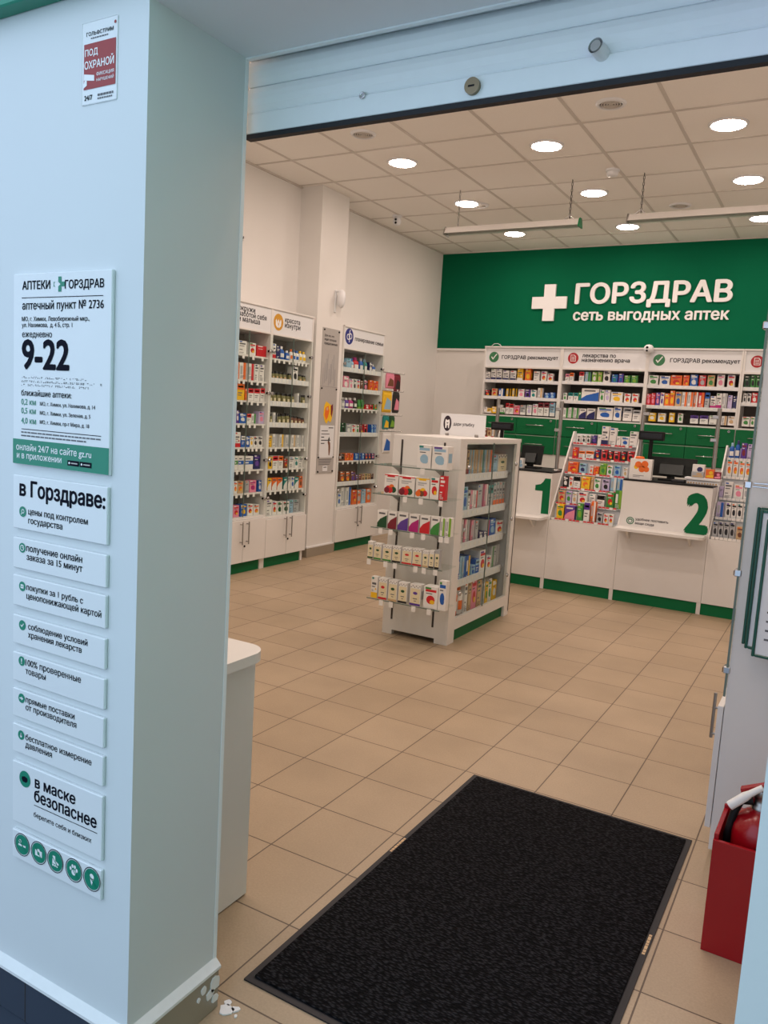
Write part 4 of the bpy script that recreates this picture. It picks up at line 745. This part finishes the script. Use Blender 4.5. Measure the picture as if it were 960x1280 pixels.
# ---------------------------------------------------------------- open shelving with green drawers behind the counter
def back_unit(label, x0, W, key, name, header, kind):
    o = (x0, 8.75, 0); D = .366; t = thing('shelf_cabinet', label, 'cabinet', o, 0, 'shelf cabinets along the green wall'); th = .018
    rows = GOODS[key]; zb = 1.475; c = MB()
    for u in (0, W - th): c.box(u, u + th, 0, D, 0, 2.258, WHITE)
    c.box(th, W - th, D - .008, D, 0, 2.258, DEEPSHADEBACK); c.box(0, W, -.004, D, 2.244, 2.26, WHITE); c.box(th, W - th, 0, D - .008, 2.014, 2.034, WHITE); c.box(th, W - th, -.002, D - .008, zb - .016, zb, WHITE); c.box(th, W - th, .004, .02, 0, 1.058, WHITE)
    c.build('carcass', t)
    h = MB().box(th, W - th, .012, .02, 2.034, 2.244, WPLATE).build('header_panel', t); y = .0112
    if kind == 'tick':
        m = MB().disc(.115, 2.136, .06, y, mat('tick_green', (52, 120, 78), .5), 28); m.face([(.08, 2.135), (.103, 2.105), (.152, 2.168), (.143, 2.176), (.103, 2.124), (.088, 2.143)], y - .0005, WINK); m.build('tick_icon', h)
    else:
        m = MB().disc(.125 if W > .9 else .136, 2.139, .06, y, mat('prescription_red', (172, 30, 40), .5), 28); q = .125 if W > .9 else .136
        m.lathe([(.063, y), (.066, y)], q, 2.139, WINK, 26, 'y')
        m.face([(q - .03, 2.104), (q + .03, 2.104), (q + .03, 2.158), (q + .012, 2.176), (q - .03, 2.176)], y - .0005, WINK); m.face([(q - .024, 2.11), (q + .024, 2.11), (q + .024, 2.152), (q + .008, 2.17), (q - .024, 2.17)], y - .0008, mat('prescription_red'))
        for k in range(4): m.face([(q - .018, 2.118 + .011 * k), (q + .018, 2.118 + .011 * k), (q + .018, 2.122 + .011 * k), (q - .018, 2.122 + .011 * k)], y - .0011, WINK)
        m.build('prescription_icon', h)
    if header: text(h, header, INK, y - .0004)
    for i, (z, st) in enumerate(rows[:-1]):
        s = MB().box(th, W - th, .03, D - .008, z - .016, z, WHITE).box(th, W - th, .018, .03, z - .024, z + .012, WPLATE).build('shelf', t)
        tags(s, [(float(a.split(',')[0]) + float(a.split(',')[1])) / 2 for a in st.split()], .0175, z + .004, TAG_SMALL)
    n = 2 if W > .9 else 1; dw = (W - .012) / 2
    for r, (z0, z1, hz) in enumerate(((1.272, 1.457, 1.377), (1.062, 1.266, 1.165))):
        for k in range(n if W > .9 else 2):
            a = .004 + k * (dw + .004); d = MB().box(a, a + dw, -.016, 0, z0, z1, GREEN, .0015).build('drawer', t)
            MB().tube([(a + .12, -.016, hz), (a + .12, -.04, hz), (a + .325, -.04, hz), (a + .325, -.016, hz)], .005, CHROME, 8).build('handle', d)
            if r == 0: MB().lathe([(.012, -.026), (.014, -.022), (.014, -.016)], a + .405, 1.434, CHROME, 14, 'y').lathe([(.006, -.027), (.006, -.026)], a + .405, 1.434, BLACK, 10, 'y').build('lock', d)
    stock((o, 0), rows, .04, 'the corner', ['%s, %s' % (['top shelf', 'second shelf', 'lowest shelf'][i], name) for i in range(len(rows))], name, None, .018, W - .018)
back_unit('white shelf cabinet with green-tick header and drawers nearest the corner', -3.745, .93, 'd', 'corner cabinet', [('ГОРЗДРАВ рекомендует', .212, .884, 2.118, 1.3)], 'tick')
back_unit('white shelf cabinet with red prescription header naming the doctor', -2.815, .93, 'e', 'prescription cabinet', [('лекарства по', .224, .592, 2.152, 1.4), ('назначению врача', .223, .745, 2.103, 1.4)], 'rx')
back_unit('white shelf cabinet with green-tick header between two red-icon ones', -1.885, .93, 'f', 'dome-camera cabinet', [('ГОРЗДРАВ рекомендует', .226, .901, 2.117, 1.3)], 'tick')
back_unit('white shelf cabinet with red icon, half hidden by the glass showcase', -.953, .93, 'h', 'half-hidden cabinet', None, 'rx')
t = thing('dome_camera', 'white ball camera with two dark eyes on top of the shelf cabinets', 'camera', (-1.872, 8.688, 2.238))
MB().box(-.02, .02, .0, .09, .0235, .05, WPLATE, .004).build('mount', t)
MB().lathe([(0, -.052), (.03, -.044), (.05, -.018), (.052, .004), (.046, .028), (.028, .046), (0, .052)], 0, 0, WPLATE, 20).build('ball_housing', t)
MB().lathe([(.013, -.053), (.013, -.048)], -.006, .016, BLACK, 12, 'y').build('lens', t); MB().lathe([(.011, -.052), (.011, -.046)], -.006, -.016, BLACK, 12, 'y').build('lens', t)
tag(MB().tube([(-3.66, 8.74, 2.262), (-3.63, 8.74, 2.285), (-3.59, 8.745, 2.288), (-3.56, 8.75, 2.275), (-3.55, 8.76, 2.262)], .004, WPLATE, 6).build('cable_loop'), 'white cable loop on top of the corner tick cabinet', 'cable')

# ---------------------------------------------------------------- gondola in the middle of the shop
GX0, GX1, GY0, GY1, GH = -2.455, -1.99, 4.389, 5.43, 1.285
W, L = GX1 - GX0, GY1 - GY0
t = thing('display_gondola', 'free-standing white gondola with glass doors and tea shelves on its end', 'display', (GX0, GY0, 0)); GON = t
c = MB()
c.box(0, W, 0, L, GH - .022, GH, WHITE, .001)                                   # top
c.box(.0, W - .02, 0, .016, .03, GH - .022, WHITE); c.box(0, W, L - .016, L, .03, GH - .022, WHITE); c.box(0, .016, .016, L - .016, .03, GH - .022, WHITE)
c.box(W - .02, W, 0, .10, 0, GH - .022, WHITE, .001); c.box(W - .02, W, L - .085, L, 0, GH - .022, WHITE, .001)   # stiles
c.box(W - .02, W, .10, L - .085, .082, .155, WHITE); c.box(W - .02, W, .10, L - .085, GH - .034, GH - .022, WHITE)
c.box(.016, W - .02, .016, L - .016, .105, .12, WHITE); c.box(W - .33, W - .322, .016, L - .016, .12, GH - .022, WHITE)
c.box(0, .07, .0, .03, 0, .03, WHITE); c.box(W - .09, W - .02, 0, .03, 0, .03, WHITE)
c.build('carcass', t)
for u in (.065, .36):
    m = MB().box(u - .006, u + .006, -.003, 0, .10, GH - .03, SLOT); m.build('slotted_upright', t)
for i, (z, st) in enumerate(GOODS['g']):
    s = MB().box(-.01, .495, -.205, -.004, z - .006, z, GLASS).box(-.01, .495, -.2055, -.2045, z - .006, z, GLASSEDGE).build('glass_shelf', t)
    for u in (.065, .36): MB().prism([(0, z - .006), (0, z - .07), (-.02, z - .05), (-.09, z - .02), (-.13, z - .006)], u - .003, u + .003, STEEL, 'x').build('bracket', s)
    for u in [(float(a.split(',')[0]) + float(a.split(',')[1])) / 2 for k, a in enumerate(st.split()) if (k * 7 + i) % 3 != 1]: link('price_tag', TAG_MESH, s, (u, -.206, z - .002))
stock(((GX0, GY0, 0), 0), GOODS['g'], -.195, 'the outside', ['%s tea shelf' % q for q in ('top', 'second', 'third', 'fourth', 'lowest')], 'gondola end')
for i, (z, st) in enumerate(GOODS['n'][:-1]):
    s = MB().box(W - .32, W - .06, .016, L - .016, z - .014, z, WHITE).box(W - .06, W - .052, .10, L - .085, z - .036, z + .014, WPLATE).build('shelf', t)
    for k in range(11):
        o = link('price_tag', TAG_SMALL, s, (W - .0515, .15 + .075 * k, z + .002)); o.rotation_euler = (0, 0, SIDE)
for k in (0, 1):
    a, b = (.102, .52) if k == 0 else (.524, L - .087)
    d = MB().box(W + .001, W + .006, a, b, .158, GH - .026, GLASS).box(W + .0005, W + .0065, *((b - .0015, b) if k == 0 else (a, a + .0015)), .158, GH - .026, GLASSEDGE).build('glass_door', t)
    for z in (1.11, .72, .313): MB().lathe([(.013, W + .006), (.015, W + .014), (.011, W + .018)], (a + .02) if k == 0 else (b - .02), z, CHROME, 14, 'x').build('hinge', d)
MB().box(W - .035, W - .022, .10, L - .07, 0.0, .082, GREEN).build('toe_kick', t)
stock(((GX1, GY0, 0), SIDE), GOODS['n'], .065, 'the tea end', ['%s shelf, gondola side' % q for q in ('top', 'second', 'third', 'fourth', 'lowest')], 'gondola side', .12, pale={'t': 'l', 'u': 'e', 'x': 'p', 'm': 's', 'r': 'p', 'g': 's'})
t = thing('header_board', 'white header board with tooth emblem standing on the gondola', 'sign', (-2.43, 5.0, GH))
MB().box(0, .335, -.003, .003, .003, .15, WPLATE, .001).build('board', t)
m = MB().disc(.052, .083, .030, -.0038, mat('dark_plum_vinyl', (40, 24, 40), .5), 26, .053); m.face([(.038, .05), (.046, .05), (.050, .072), (.056, .072), (.06, .05), (.067, .05), (.07, .09), (.066, .112), (.052, .104), (.038, .112), (.034, .09)], -.0043, WINK); m.face([(.044, .088), (.061, .088), (.053, .080)], -.0048, INK); m.build('tooth_icon', t)
text(t, [('дари улыбку', .098, .255, .072, .8, 1.15)], INK, -.0038)
for u in (.055, .275): MB().box(u - .012, u + .012, -.012, .012, 0, .018, STEEL, .003).build('clip', t)

# ---------------------------------------------------------------- service counter
CY = 6.512
def base_unit(label, x0, x1, kind):
    t = thing('counter_unit', label, 'counter', (x0, CY, 0), 0, 'units of the service counter'); W = x1 - x0; top = .992 if kind == 'desk' else .60
    c = MB().box(.001, W - .001, 0, .018, .092, top, WHITE, .0008)
    for u in (0.001, W - .019): c.box(u, u + .018, .018, .60, .03, top, WHITE)
    c.box(.019, W - .019, .02, .60, .09, .106, WHITE); c.box(W - .03, W, .004, .04, 0, .092, WHITE); c.build('carcass', t)
    MB().box(0, W - .03, .012, .026, 0, .088, GREEN).build('toe_kick', t)
    return t
def desk(t, W, digit, dx0, dx1, hs):
    MB().box(0, W, -.004, .60, .992, 1.004, BLACK, .001).build('countertop', t)
    if digit == '1': MB().face([(.606, .643), (.672, .643), (.672, .945), (.622, .945), (.606, .915), (.585, .893), (.54, .882), (.54, .836), (.606, .836)], -.0012, NUMGREEN).build('numeral', t)
    else: text(t, [(digit, dx0, dx1, .643, 3.6, hs)], NUMGREEN, -.0012, 'numeral')
    r = .05; P = [(.0, 0), (.0, -.19)] + [(W - .01 - r + r * math.sin(q), -.19 + r - r * math.cos(q)) for q in [math.pi / 2 * k / 6 for k in range(7)]] + [(W - .01, 0)]
    s = MB().prism(P, .604, .624, WHITE, 'z').build('bag_ledge', t)
    for u in (.08, W - .13): MB().prism([(0, .604), (0, .53), (-.03, .53), (-.13, .604)], u, u + .016, WHITE, 'x').build('bracket', s)
D1 = base_unit('white counter desk with green numeral 1 behind the gondola', -2.77, -2.09, 'desk'); desk(D1, .68, '1', 0, 0, 0)
D2 = base_unit('white counter desk with green numeral 2 and bag ledge', -1.50, -.82, 'desk'); desk(D2, .68, '2', .497, .674, 1.28)
m = MB().disc(.085, .672, .030, -.0012, NUMGREEN, 24); m.disc(.085, .672, .023, -.0016, WINK, 24); m.disc(.085, .672, .0185, -.002, NUMGREEN, 20); m.face([(.074, .661), (.096, .661), (.096, .677), (.074, .677)], -.0024, WINK); m.lathe([(.007, -.0024), (.005, -.0024)], .085, .678, WINK, 12, 'y'); m.build('bag_icon', D2)
text(D2, [('удобнее поставить', .125, .38, .681, 1.0), ('вещи сюда', .125, .272, .648, 1.0)], INK, -.0012)
def caddy(t, W, n, ys, zs, key, label, red, ref, name):
    h = thing('step_display', label, 'display', (t.location.x, CY, .6006)); d = ys[-1] + .09; top = zs[-1] + .09 - .60
    for u in (0, W - .012): MB().prism([(-.004, 0), (-.004, .03), (d - .06, top + .012), (d, top + .012), (d, 0)], u, u + .012, WHITE, 'x').build('side_panel', h)
    for i, (yy, z) in enumerate(zip(ys, zs)):
        nx = ys[i + 1] if i + 1 < len(ys) else d - .005
        s = MB().box(.012, W - .012, yy - .018, nx + .012, z - .606, z - .60, WPLATE).box(.012, W - .012, yy - .022, yy - .018, max(.001, z - .624), z - .582, ACRYL).box(.012, W - .012, nx + .008, nx + .012, z - .60, (zs[i + 1] if i + 1 < len(zs) else z + .09) - .606, WPLATE).build('step', h)
        for k in range(int((W - .05) / .0305)): link('price_tag', TAG_RED if red and (k + i) % 4 else TAG_SMALL, s, (.035 + .0305 * k, yy - .0222, z - .593))
    rows = GOODS[key][::-1]
    stock(((t.location.x, CY, 0), 0), rows, [y + .0 for y in ys], ref, ['%s step, %s' % (q, name) for q in (['lowest', 'second', 'third', 'fourth', 'fifth', 'top'] if n == 6 else ['lowest', 'second', 'third', 'fourth', 'top'])], name, .05, .015, W - .015)
K1 = base_unit('plain white counter base under the stepped display between desks 1 and 2', -2.09, -1.50, 'caddy')
caddy(K1, .59, 6, [.023 + .088 * j for j in range(6)], [.615 + .127 * j for j in range(6)], 'k', 'six-step medicine display with red price strips between the desks', True, 'desk 1', 'red-tag display')
K2 = base_unit('plain white counter base beside desk 2, partly behind the glass showcase', -.82, -.20, 'caddy')
caddy(K2, .62, 5, [.028 + .11 * j for j in range(5)], [.615, .76, .905, 1.07, 1.215], 'l', 'five-step cosmetics display beside desk 2 and the glass showcase', False, 'desk 2', 'cosmetics display')
GOODS['z'] = [(1.250, '.415,.455,.078,uMw .46,.50,.08,eMu .505,.54,.076,wSe .545,.58,.08,uMw'), (1.123, '.50,.56,.08,wMk'), (.996, '.50,.56,.08,kMw'), (.869, '.50,.56,.09,wMr'), (.742, '.50,.56,.09,eMr'), (.615, '.50,.56,.09,uMo')]
K0 = base_unit('plain white counter base behind the gondola, next to desk 1', -3.36, -2.77, 'caddy')
caddy(K0, .59, 6, [.023 + .088 * j for j in range(6)], [.615 + .127 * j for j in range(6)], 'z', 'six-step medicine display mostly hidden behind the gondola', True, 'the wall side', 'hidden display')
t = thing('leaflet_rack', 'narrow rack of leaflets on desk 1 beside the gondola edge', 'rack', (-2.49, CY - .002, .628))
MB().box(0, .10, -.006, 0, 0, .36, ACRYL).build('back_plate', t)
for k, cl in enumerate('euks'): MB().box(.006, .094, -.018, -.007, .015 + .085 * k, .09 + .085 * k, pm(cl)).build('leaflet_stack', t)
def screen(x0, x1, label):
    y = 6.75; t = thing('counter_screen', label, 'screen', (x0, y, 1.0048), 0, 'clear screens on the counter'); W = x1 - x0
    for u in (0, W): MB().tube([(u, 0, 0), (u, 0, .60)], .016, STEEL, 14).lathe([(.035, 0), (.035, .008), (.016, .012)], u, 0, STEEL, 18).build('post', t)
    MB().box(.02, W - .02, -.003, .003, .286, .60, GLASS).box(.02, W - .02, -.0032, .0032, .286, .289, GREYPLATE).build('pane', t)
    MB().box(.02, W - .02, -.003, .003, .02, .28, GLASS).box(.02, .0225, -.0032, .0032, .02, .28, GREYPLATE).build('pane', t)
    for u, s in ((0, 1), (W, -1)):
        for z in (.53, .35): MB().box(min(u, u + s * .045), max(u, u + s * .045), -.018, .018, z - .014, z + .014, CHROME, .003).build('clamp', t)
screen(-2.72, -2.135, 'clear screen on steel posts above desk 1'); screen(-1.444, -.866, 'clear screen on steel posts above desk 2')
def customer_display(x, y, label):
    t = thing('customer_display', label, 'display', (x, y, 1.0048))
    MB().lathe([(.045, 0), (.045, .008), (.02, .014)], 0, 0, BLACK, 18).build('base', t); MB().tube([(0, 0, .01), (0, 0, .33)], .016, BLACK, 12).build('pole', t)
    h = MB().box(-.10, .10, -.022, .022, .318, .39, BLACK, .005).build('display_head', t); MB().box(-.085, .085, -.0235, -.0225, .335, .375, mat('dark_screen', (26, 32, 42), .15)).build('screen', h)
customer_display(-2.64, 6.685, 'black pole display on desk 1 above the gondola top'); customer_display(-1.348, 6.69, 'black pole display on desk 2 before the steel post')
def monitor(x, y, w, h, label):
    t = thing('checkout_monitor', label, 'monitor', (x, y, 1.0048))
    MB().box(-.09, .09, -.06, .09, 0, .012, BLACK, .003).build('foot', t); MB().box(-.03, .03, .0, .02, .012, .10, BLACK).build('neck', t)
    MB().prism([(0, .03), (.026, .03), (.026 + .05, .03 + h), (.05, .03 + h)], -w / 2, w / 2, BLACK, 'x').build('screen_housing', t)
    MB().prism([(-.02, .05), (.012, .05), (.03, .13), (.012, .13)], -w * .25, w * .25, mat('dark_grey_plastic', (38, 38, 42), .4), 'x').build('rear_cover', t)
monitor(-2.41, 6.83, .20, .17, 'small black checkout monitor on desk 1 beside the steel post'); monitor(-1.19, 6.80, .37, .155, 'wide black checkout monitor seen from behind on desk 2')
def deskbox(x, y, z, w, h, d, c1, c2, label, name='carton'):
    m = MB().box(-w / 2, w / 2, 0, d, 0, h, pm(c1), .001); k = pm(c2)
    m.face([(-w * .4, h * .1), (w * .45, h * .1), (w * .45, h * .45), (-w * .4, h * .3)], -.0005, k); m.disc(w * .12, h * .62, w * .24, -.0006, k, 12, h * .2)
    tag(m.build(name, None, (x, y, z)), label, 'box', 'boxes standing on the desks')
Z = 1.0048
t = thing('chewable_box', 'white carton with orange fruit on desk 2 before the pole display', 'box', (-1.384, 6.56, Z))
MB().box(-.086, .086, 0, .06, 0, .165, pm('w'), .001).build('carton_body', t)
m = MB()
for x, z, r, k in ((-.02, .12, .026, 'o'), (.03, .125, .028, 'o'), (.01, .085, .026, 'o'), (.045, .085, .022, 'o'), (-.035, .1, .018, 'y')): m.disc(x, z, r, -.0006 - .0002 * (r > .025), pm(k), 14)
m.box(-.055, .03, -.0008, 0, .03, .034, GREYINK); m.box(-.055, .0, -.0008, 0, .02, .023, GREYINK); m.build('fruit_print', t)
MB().lathe([(.035, .165), (.038, .172), (.03, .183), (0, .186)], -.02, .035, pm('o'), 16).build('orange_lid', t)
deskbox(-2.45, 6.68, Z, .06, .085, .05, 'w', 'l', 'small white carton on desk 1 before the monitor')
tr = thing('goods_tray', 'low white tray on desk 2 beside the cosmetics display', 'tray', (-.915, 6.612, Z))
MB().box(-.12, .12, 0, .095, 0, .03, WPLATE, .002).build('tray_body', tr)
m = MB()
for k in range(11): m.box(-.112 + .0205 * k, -.100 + .0205 * k, -.0008, 0, .004, .016, pm('e'))
m.build('rail_print', tr); MB().box(-.135, .13, -.012, .095, .031, .052, WPLATE, .004).build('tray_lid', tr)
deskbox(-.962, 6.655, Z + .0535, .09, .10, .05, 'w', 'n', 'white carton with navy print standing on the desk tray')
deskbox(-.958, 6.605, Z + .0535, .09, .045, .035, 's', 'e', 'low grey pack lying on the desk tray')
deskbox(-.872, 6.63, Z + .0535, .062, .07, .05, 'o', 'y', 'orange carton on the desk tray beside the maroon one')
deskbox(-.814, 6.615, Z + .0535, .05, .055, .04, 'x', 'p', 'maroon carton on the outer end of the desk tray')
m = MB().box(-.05, .05, -.03, .03, 0, .022, mat('dark_grey_plastic', (38, 38, 42), .4), .004); tag(m.build('card_terminal', None, (-1.10, 6.64, Z)), 'dark card terminal lying on desk 2 before the monitor', 'terminal')

# ---------------------------------------------------------------- glass showcase by the entrance
SX, SY = -.238, 2.749
t = thing('glass_showcase', 'tall white glass-fronted showcase seen from its blank side by the entrance', 'cabinet', (SX, SY, 0)); CASE = t
MB().box(.0, .56, 0, .018, .03, 2.02, WHITE, .001).build('side_panel', t)
MB().box(.0, .56, .80, .818, .03, 2.02, WHITE).build('far_panel', t)
MB().box(.54, .56, .018, .80, .03, 2.02, WHITE).box(0, .54, .018, .80, .03, .05, WHITE).box(0, .54, .018, .80, .53, .55, WHITE).box(0, .54, .018, .80, 2.0, 2.02, WHITE).build('carcass', t)
MB().box(.02, .54, .02, .79, 0, .03, GREEN).build('plinth', t)
for z in (.9, 1.25, 1.6): MB().box(.02, .53, .02, .79, z, z + .006, GLASS).build('glass_shelf', t)
d = MB().box(-.008, -.002, -.002, .40, .56, 2.0, GLASS).box(-.0085, -.0015, -.0035, -.001, .56, 2.0, GLASSEDGE).build('glass_door', t)
for z in (1.75, 1.255, .97, .648): MB().box(-.018, .004, -.004, .03, z - .012, z + .012, CHROME, .003).box(-.02, -.016, .0, .022, z - .009, z + .006, BLACK).build('hinge', d)
MB().box(-.008, -.002, .404, .81, .56, 2.0, GLASS).build('glass_door', t)
for k, (a, b) in enumerate(((-.002, .40), (.404, .815))):
    d = MB().box(-.02, -.002, a, b, .105, .525, WHITE, .001).build('base_door', t); yy = .05 if k == 0 else .44
    MB().tube([(-.036, yy, .395), (-.036, yy, .55)], .0055, STEEL, 10).tube([(-.02, yy, .41), (-.036, yy, .41)], .0045, STEEL, 8).tube([(-.02, yy, .50), (-.036, yy, .50)], .0045, STEEL, 8).build('handle', d)
t = thing('information_flip_rack', 'green-framed flip pages fanned on the side of the glass showcase', 'rack', (SX, SY, 0))
MB().box(.03, .25, -.016, -.0005, 1.14, 1.17, GREEN, .002).build('wall_rail', t)
for k, (x, y, z0, z1, a) in enumerate(((.030, -.03, .752, 1.19, -.02), (.042, -.065, .748, 1.186, -.09), (.068, -.125, .742, 1.165, -.16))):
    p = bpy.data.objects.new('flip_page', None); COL.objects.link(p); p.parent = t; p.location = (x, y, 0); p.rotation_euler = (0, 0, a)
    W, r = .225, .009; F = mat('green_frame_plastic', (0, 78, 60), .3)
    MB().box(0, r, -.006, .006, z0, z1, F, .002).box(W - r, W, -.006, .006, z0, z1, F, .002).box(r, W - r, -.006, .006, z0, z0 + r, F, .002).box(r, W - r, -.006, .006, z1 - r, z1, F, .002).build('page_frame', p)
    m = MB().box(r, W - r, -.001, .001, z0 + r, z1 - r, WPLATE)
    for q in range(12): zz = z1 - .06 - .028 * q; m.face([(.03, zz), (.12 + .07 * ((q * 5) % 3) / 2, zz), (.12 + .07 * ((q * 5) % 3) / 2, zz + .006), (.03, zz + .006)], -.0016, GREYINK)
    m.build('paper_sheet', p)
t = thing('wire_holder', 'bent chrome wire holder on the showcase side above the flip pages', 'holder', (SX, SY, 1.26))
MB().tube([(.16, 0, .005), (.15, -.03, .005), (.012, -.03, .003), (.01, -.03, -.007), (.15, -.03, -.011), (.16, 0, -.011)], .0028, CHROME, 6).build('wire', t)
MB().box(.15, .17, -.004, 0, -.02, .012, CHROME).build('fixing_plate', t)

# ---------------------------------------------------------------- extinguisher in its box
t = thing('extinguisher_box', 'open-topped red metal box on the floor by the entrance', 'box', (-.183, 2.228, 0), -.02)
m = MB().box(0, .24, 0, .012, .0, .321, RED, .001).box(0, .012, .012, .188, .0, .335, RED, .001).box(.228, .24, .012, .188, .0, .335, RED, .001).box(0, .24, .188, .2, 0, .345, RED, .001).box(.012, .228, .012, .188, .004, .014, RED)
m.build('box_shell', t)
t = thing('fire_extinguisher', 'red fire extinguisher with white horn standing in the red box', 'extinguisher', (-.082, 2.328, .0145))
R = .07
MB().lathe([(R * .94, 0), (R, .008), (R, .318), (R * .96, .338), (R * .8, .358), (R * .5, .374), (.024, .38), (.022, .388)], 0, 0, RED, 28).build('cylinder', t)
MB().box(.0, .05, -.0715, -.0695, .2, .30, BLACK).build('information_label', t)
MB().lathe([(.026, .386), (.026, .394), (.02, .398), (.02, .42), (.026, .424), (.022, .44)], 0, 0, STEEL, 18).build('valve', t)
MB().prism([(-.05, .415), (.07, .47), (.075, .483), (.06, .485), (-.055, .43)], -.012, .012, RED, 'y').build('lever', t)
MB().prism([(-.03, .395), (.07, .41), (.09, .40), (.09, .412), (.06, .423), (-.03, .412)], -.009, .009, RED, 'y').build('carry_handle', t)
MB().tube([(-.02, -.01, .405), (-.05, -.015, .398), (-.064, -.02, .36), (-.074, -.025, .30), (-.072, -.02, .18)], .0105, BLACK, 12).build('hose', t)
MB().tube([(-.075, -.035, .385), (-.04, -.03, .42), (-.028, -.03, .432), (.0, -.025, .455)], .011, pm('w'), 14, True, [.0125, .0125, .009, .008]).build('horn', t)
